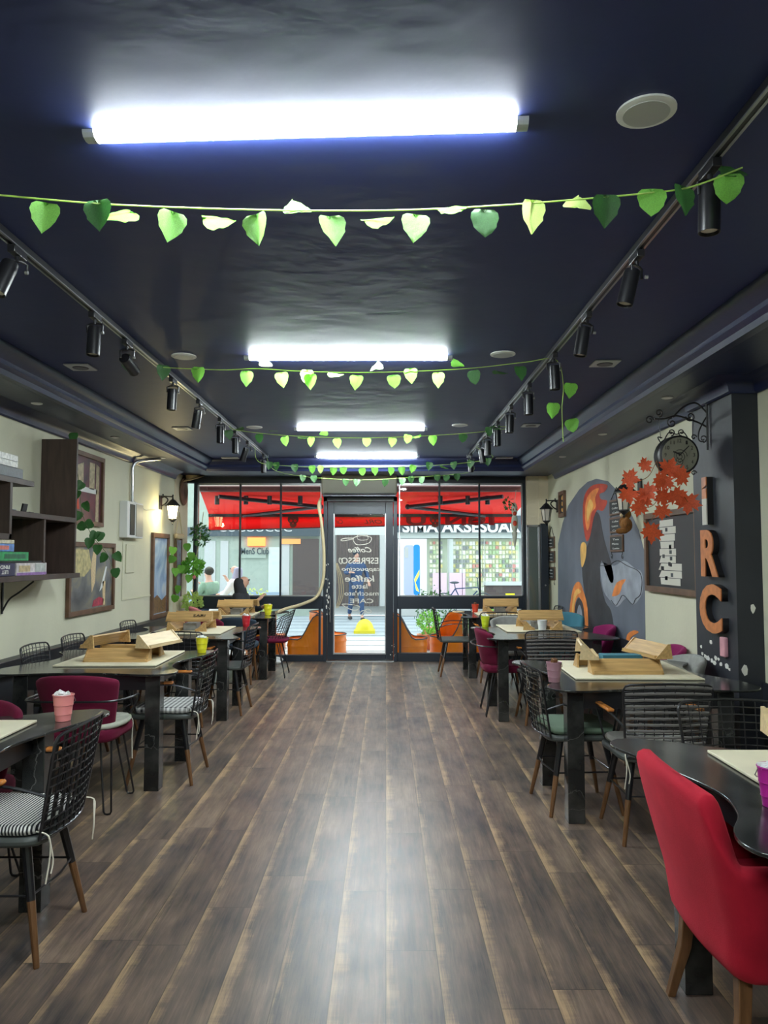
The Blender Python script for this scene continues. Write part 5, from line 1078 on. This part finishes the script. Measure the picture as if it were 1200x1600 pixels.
cn = fb_(sh1, 'counter', 754, 912, 815, 940, M['browndoor'], -.3, .4); fb_(sh1, 'counter_top', 753, 908, 816, 913, M['shopw'], -.28, .46); fb_(sh1, 'warning_sign', 783, 925, 797, 933, M['yellow'], -.72, .01)
# left facade
sh2 = empty('shop_building', 'pale green shop front across the street seen through the left window', 'building', (-4, YF, 0))
def G(px, py): v = onY(px, py, YF); return v - Vector((-4, YF, 0))
MB().bb((-6, .0, -.03), (2.3, .5, 10)).build('wall', M['facade'], sh2)
fb_(sh2, 'dark_fascia', 250, 824, 500, 838, M['signg'], 0, .12, G); text('shop_lettering', 'CUCUUCUC', M['chalk'], G(400, 829) + Vector((0, -.13, .05)), 1.9, .16, depth=.02, parent=sh2)
for a, b in [(320, 336), (345, 356), (440, 452)]: fb_(sh2, 'door_frame', a, 845, b, 935, M['facadeg'], 0, .03, G)
fb_(sh2, 'dark_panel', 372, 855, 416, 872, M['facade'], 0, .05, G); text('shop_lettering', "MenS Club", M['signg'], G(399, 861) + Vector((0, -.06, 0)), .72, .17, depth=.01, parent=sh2, bold=.005)
fb_(sh2, 'orange_reflection', 388, 840, 415, 853, M['refl_glow'], 0, .12, G); fb_(sh2, 'timber_door', 458, 842, 498, 940, M['browndoor'], 0, .06, G); fb_(sh2, 'orange_light', 440, 842, 470, 850, mat('orange_glow_panel', (.8, .3, .1), .5, emit=(.9, .3, .08), es=.7), 0, .07, G)  # first box stands in for orange light-box reflections, given its own glow
fb_(sh2, 'low_wall', 300, 925, 440, 948, mat('blue_ledge', (.3, .4, .5), .6), 0, .3, G)
fb_(sh2, 'glass_panel', 420, 855, 437, 940, M['shopw'], 0, .03, G)
sh3 = empty('shutter_gate', 'dark vertical-board shutter across the street behind the door lettering', 'shutter', (-.5, YF - .05, 0))
a, b = onY(526, 836, YF), onY(592, 947, YF)
mb = MB(); n = 14
for k in range(n): x0_ = a.x + (b.x - a.x) * k / n; mb.bb((x0_ + .5, -.05 - .01 * (k % 2), b.z), (x0_ + (b.x - a.x) / n + .5 - .005, 0, a.z))
mb.build('boards', M['browndoor'], sh3)
MB().bb((a.x - .1, -.02, a.z), (b.x + 1.2, .2, a.z + .35)).build('lintel', M['shopw'], sh3).location = (.5, 0, 0)
MB().bb((b.x + .02, -.03, b.z), (b.x + .35, .1, a.z)).build('side_post', M['facadeg'], sh3).location = (.5, 0, 0)
# bicycle-like stand
bcy = empty('bicycle', 'bicycle parked in front of the pink posters across the street', 'bicycle', (1.9, 18.9, -.03))
for x in (-.48, .48): MB().tube([(x + .31 * math.cos(a), 0, .33 + .31 * math.sin(a)) for a in [2 * PI * k / 24 for k in range(24)]], .014, 6, True).build('wheel', M['signg'], bcy)
MB().tube([(-.48, 0, .33), (-.2, 0, .75), (.36, 0, .78), (.48, 0, .33)], .016).tube([(-.2, 0, .75), (0, 0, .33), (.34, 0, .70)], .016).tube([(-.48, 0, .33), (0, 0, .33)], .014).build('bicycle_frame', M['denim'], bcy)
MB().tube([(.36, 0, .78), (.34, 0, 1.0), (.34, .2, 1.02)], .012).tube([(.34, 0, 1.0), (.34, -.2, 1.02)], .012).build('handlebar', M['signg'], bcy); MB().tube([(-.2, 0, .75), (-.22, 0, .88)], .012).ball((-.22, 0, .9), (.12, .06, .03)).build('saddle', M['signg'], bcy)

# ------------------------------------------------------------ people
def skin_obj(name, J, E, m, par, root, sub=1):
    names = list(J); me = bpy.data.meshes.new(name); me.from_pydata([J[k][0] for k in names], [(names.index(a), names.index(b)) for a, b in E], []); me.materials.append(m)
    o = bpy.data.objects.new(name, me); C.objects.link(o); o.modifiers.new('skin', 'SKIN'); s_ = o.modifiers.new('sub', 'SUBSURF'); s_.levels = s_.render_levels = sub
    for i, k in enumerate(names):
        sv = me.skin_vertices[0].data[i]; r_ = J[k][1]; sv.radius = (r_, r_) if isinstance(r_, float) else r_; sv.use_root = (k == root)
    bpy.context.view_layer.update()
    m2 = bpy.data.meshes.new_from_object(o.evaluated_get(bpy.context.evaluated_depsgraph_get())); bpy.data.objects.remove(o)
    m2.polygons.foreach_set('use_smooth', [True] * len(m2.polygons)); m2.name = name
    if not m2.materials: m2.materials.append(m)
    ob_ = bpy.data.objects.new(name, m2); C.objects.link(ob_); ob_.parent = par; return ob_
def person(lb, loc, rz, pose, top, bottom, cover, coverm, shoem, long_coat=False):
    e = empty('person', lb, 'person', loc, math.radians(rz))
    if pose == 'sit':
        hip = Vector((0, 0, .52)); ch = Vector((0, -.03, .88)); nk = Vector((0, -.01, 1.02)); kn = [Vector((s * .11, .42, .50)) for s in (-1, 1)]; an = [Vector((s * .12, .38, .09)) for s in (-1, 1)]
        el = [Vector((s * .24, .08, .72)) for s in (-1, 1)]; wr = [Vector((-.10, .30, .80)), Vector((.10, .26, .92))]
    elif pose == 'raise':
        hip = Vector((0, 0, .54)); ch = Vector((0, -.02, .92)); nk = Vector((0, 0, 1.06)); kn = [Vector((s * .11, .42, .50)) for s in (-1, 1)]; an = [Vector((s * .12, .38, .09)) for s in (-1, 1)]
        el = [Vector((s * .24, .10, .78)) for s in (-1, 1)]; wr = [Vector((-.10, .26, .76)), Vector((.06, .20, 1.02))]
    else:
        hip = Vector((0, 0, .92)); ch = Vector((0, 0, 1.28)); nk = Vector((0, .01, 1.44)); kn = [Vector((-.10, .12, .50)), Vector((.10, -.06, .50))]; an = [Vector((-.10, .16, .09)), Vector((.10, -.22, .10))]
        el = [Vector((s * .27, -.02, 1.14)) for s in (-1, 1)]; wr = [Vector((-.26, .16, .95)), Vector((.20, .20, 1.16))]
    hd = nk + Vector((0, .02, .14)); sh_ = [ch + Vector((s * .17, 0, .06)) for s in (-1, 1)]
    # body: one continuous surface incl. hands with fingers
    J = {'hip': (hip, (.13, .10)), 'ch': (ch, (.14, .10)), 'nk': (nk, .05), 'hd0': (nk + Vector((0, .01, .06)), .055), 'hd': (hd, (.075, .088)), 'top': (hd + Vector((0, 0, .075)), .06), 'nose': (hd + Vector((0, .088, -.01)), .012)}
    E = [('hip', 'ch'), ('ch', 'nk'), ('nk', 'hd0'), ('hd0', 'hd'), ('hd', 'top'), ('hd', 'nose')]
    for i in (0, 1):
        s = 'lr'[i]; d_ = (wr[i] - el[i]).normalized(); side = d_.cross(Vector((0, 0, 1))).normalized(); pm = wr[i] + d_ * .06
        J.update({'s' + s: (sh_[i], .055), 'e' + s: (el[i], .040), 'w' + s: (wr[i], .026), 'p' + s: (pm, (.034, .018))}); E += [('ch', 's' + s), ('s' + s, 'e' + s), ('e' + s, 'w' + s), ('w' + s, 'p' + s)]
        for f, (o_, l_) in enumerate([(-.027, .055), (-.009, .07), (.009, .066), (.027, .05)]):
            J['f%s%d' % (s, f)] = (pm + side * o_ + d_ * .035, .009); J['g%s%d' % (s, f)] = (pm + side * o_ + d_ * (.035 + l_ * .6) + Vector((0, 0, -.03)), .008); E += [('p' + s, 'f%s%d' % (s, f)), ('f%s%d' % (s, f), 'g%s%d' % (s, f))]
        J['t' + s] = (wr[i] + d_ * .03 + side * .05, .010); E.append(('w' + s, 't' + s))
        J.update({'h' + s: (hip + Vector(((i * 2 - 1) * .09, 0, -.04)), .085), 'k' + s: (kn[i], .055), 'a' + s: (an[i], .036), 'b' + s: (an[i] + Vector((0, .13, -.05)), .03)}); E += [('hip', 'h' + s), ('h' + s, 'k' + s), ('k' + s, 'a' + s), ('a' + s, 'b' + s)]
    skin_obj('body', J, E, M['skin'], e, 'hip')
    MB().ball(hd + Vector((-.03, .082, .015)), .009).ball(hd + Vector((.03, .082, .015)), .009).build('eye', M['hair'], e); MB().ball(hd + Vector((0, .08, -.045)), (.022, .008, .006)).build('mouth', M['rose'], e)
    g = .018
    Jt = {'hip': (hip, (.15 + g, .12 + g)), 'mid': (hip.lerp(ch, .5), (.13 + g, .105 + g)), 'ch': (ch, (.15 + g, .115 + g)), 'up': (ch.lerp(nk, .45), (.155, .125)), 'col': (nk + Vector((0, 0, -.015)), .082)}; Et = [('hip', 'mid'), ('mid', 'ch'), ('ch', 'up'), ('up', 'col')]
    for i in (0, 1):
        s = 'lr'[i]; Jt.update({'s' + s: (sh_[i], .088), 'e' + s: (el[i], .058), 'w' + s: (wr[i].lerp(el[i], .08), .040)}); Et += [('ch', 's' + s), ('s' + s, 'e' + s), ('e' + s, 'w' + s)]
    skin_obj('jacket', Jt, Et, top, e, 'hip')
    Jb = {'hip': (hip + Vector((0, 0, -.01)), (.145, .12))}; Eb = []
    for i in (0, 1):
        s = 'lr'[i]; Jb.update({'h' + s: (hip + Vector(((i * 2 - 1) * .09, .0, -.04)), .10), 'k' + s: (kn[i], .072), 'a' + s: (an[i] + Vector((0, 0, .03)), .052)}); Eb += [('hip', 'h' + s), ('h' + s, 'k' + s), ('k' + s, 'a' + s)]
    skin_obj('trousers', Jb, Eb, bottom, e, 'hip')
    for i in (0, 1): MB().ball(an[i] + Vector((0, .06, -.045)), (.048, .13, .045), 14, 8).build('shoe', shoem, e)
    if cover == 'scarf':
        Js = {'a': (hd + Vector((0, -.040, .050)), (.088, .082)), 'b': (hd + Vector((0, -.058, -.03)), (.092, .085)), 'c': (nk + Vector((0, -.01, 0)), (.095, .095)), 'd': (nk + Vector((0, -.0, -.10)), (.15, .12))}
        skin_obj('headscarf', Js, [('a', 'b'), ('b', 'c'), ('c', 'd')], coverm, e, 'c', 2)
    else:
        MB().ball(hd + Vector((0, -.022, .045)), (.088, .095, .085), 16, 10).build('hair' if cover == 'hair' else 'cap', coverm, e)
    return e
person('person in dark headscarf and white shoes sitting inside at the far left table', (-2.02, 10.86, 0), -90, 'sit', M['darkc'], M['blackm'], 'scarf', M['darkc'], M['shoe'])
person('person in lavender headscarf and white coat sitting outside the left window, hand at the face', (-2.72, 14.0, .07), 80, 'raise', M['whitec'], M['whitec'], 'scarf', M['lav'], M['shoe'])
oc = place(UG, -2.72, 14.0, 80, 'grey chair outside under the person in the white coat', z=0)
person('reflected person in a sage green jacket, modelled as a sitter outside the left window', (-3.45, 15.0, .02), 60, 'sit', M['jgreen'], M['darkc'], 'hair', M['hair'], M['shoe'])  # window-glass reflection of a person, modelled as a solid figure outside
place(UN, -3.45, 15.0, 60, 'dark chair outside under the reflected person in the green jacket', z=0)
person('person in blue jacket and jeans walking across the street, seen through the door', (-.72, 18.6, -.03), 200, 'stand', M['denim'], M['denim'], 'cap', M['navyf'], M['blackm'])
for o in list(bpy.data.objects):
    if 'used' in o: del o['used']
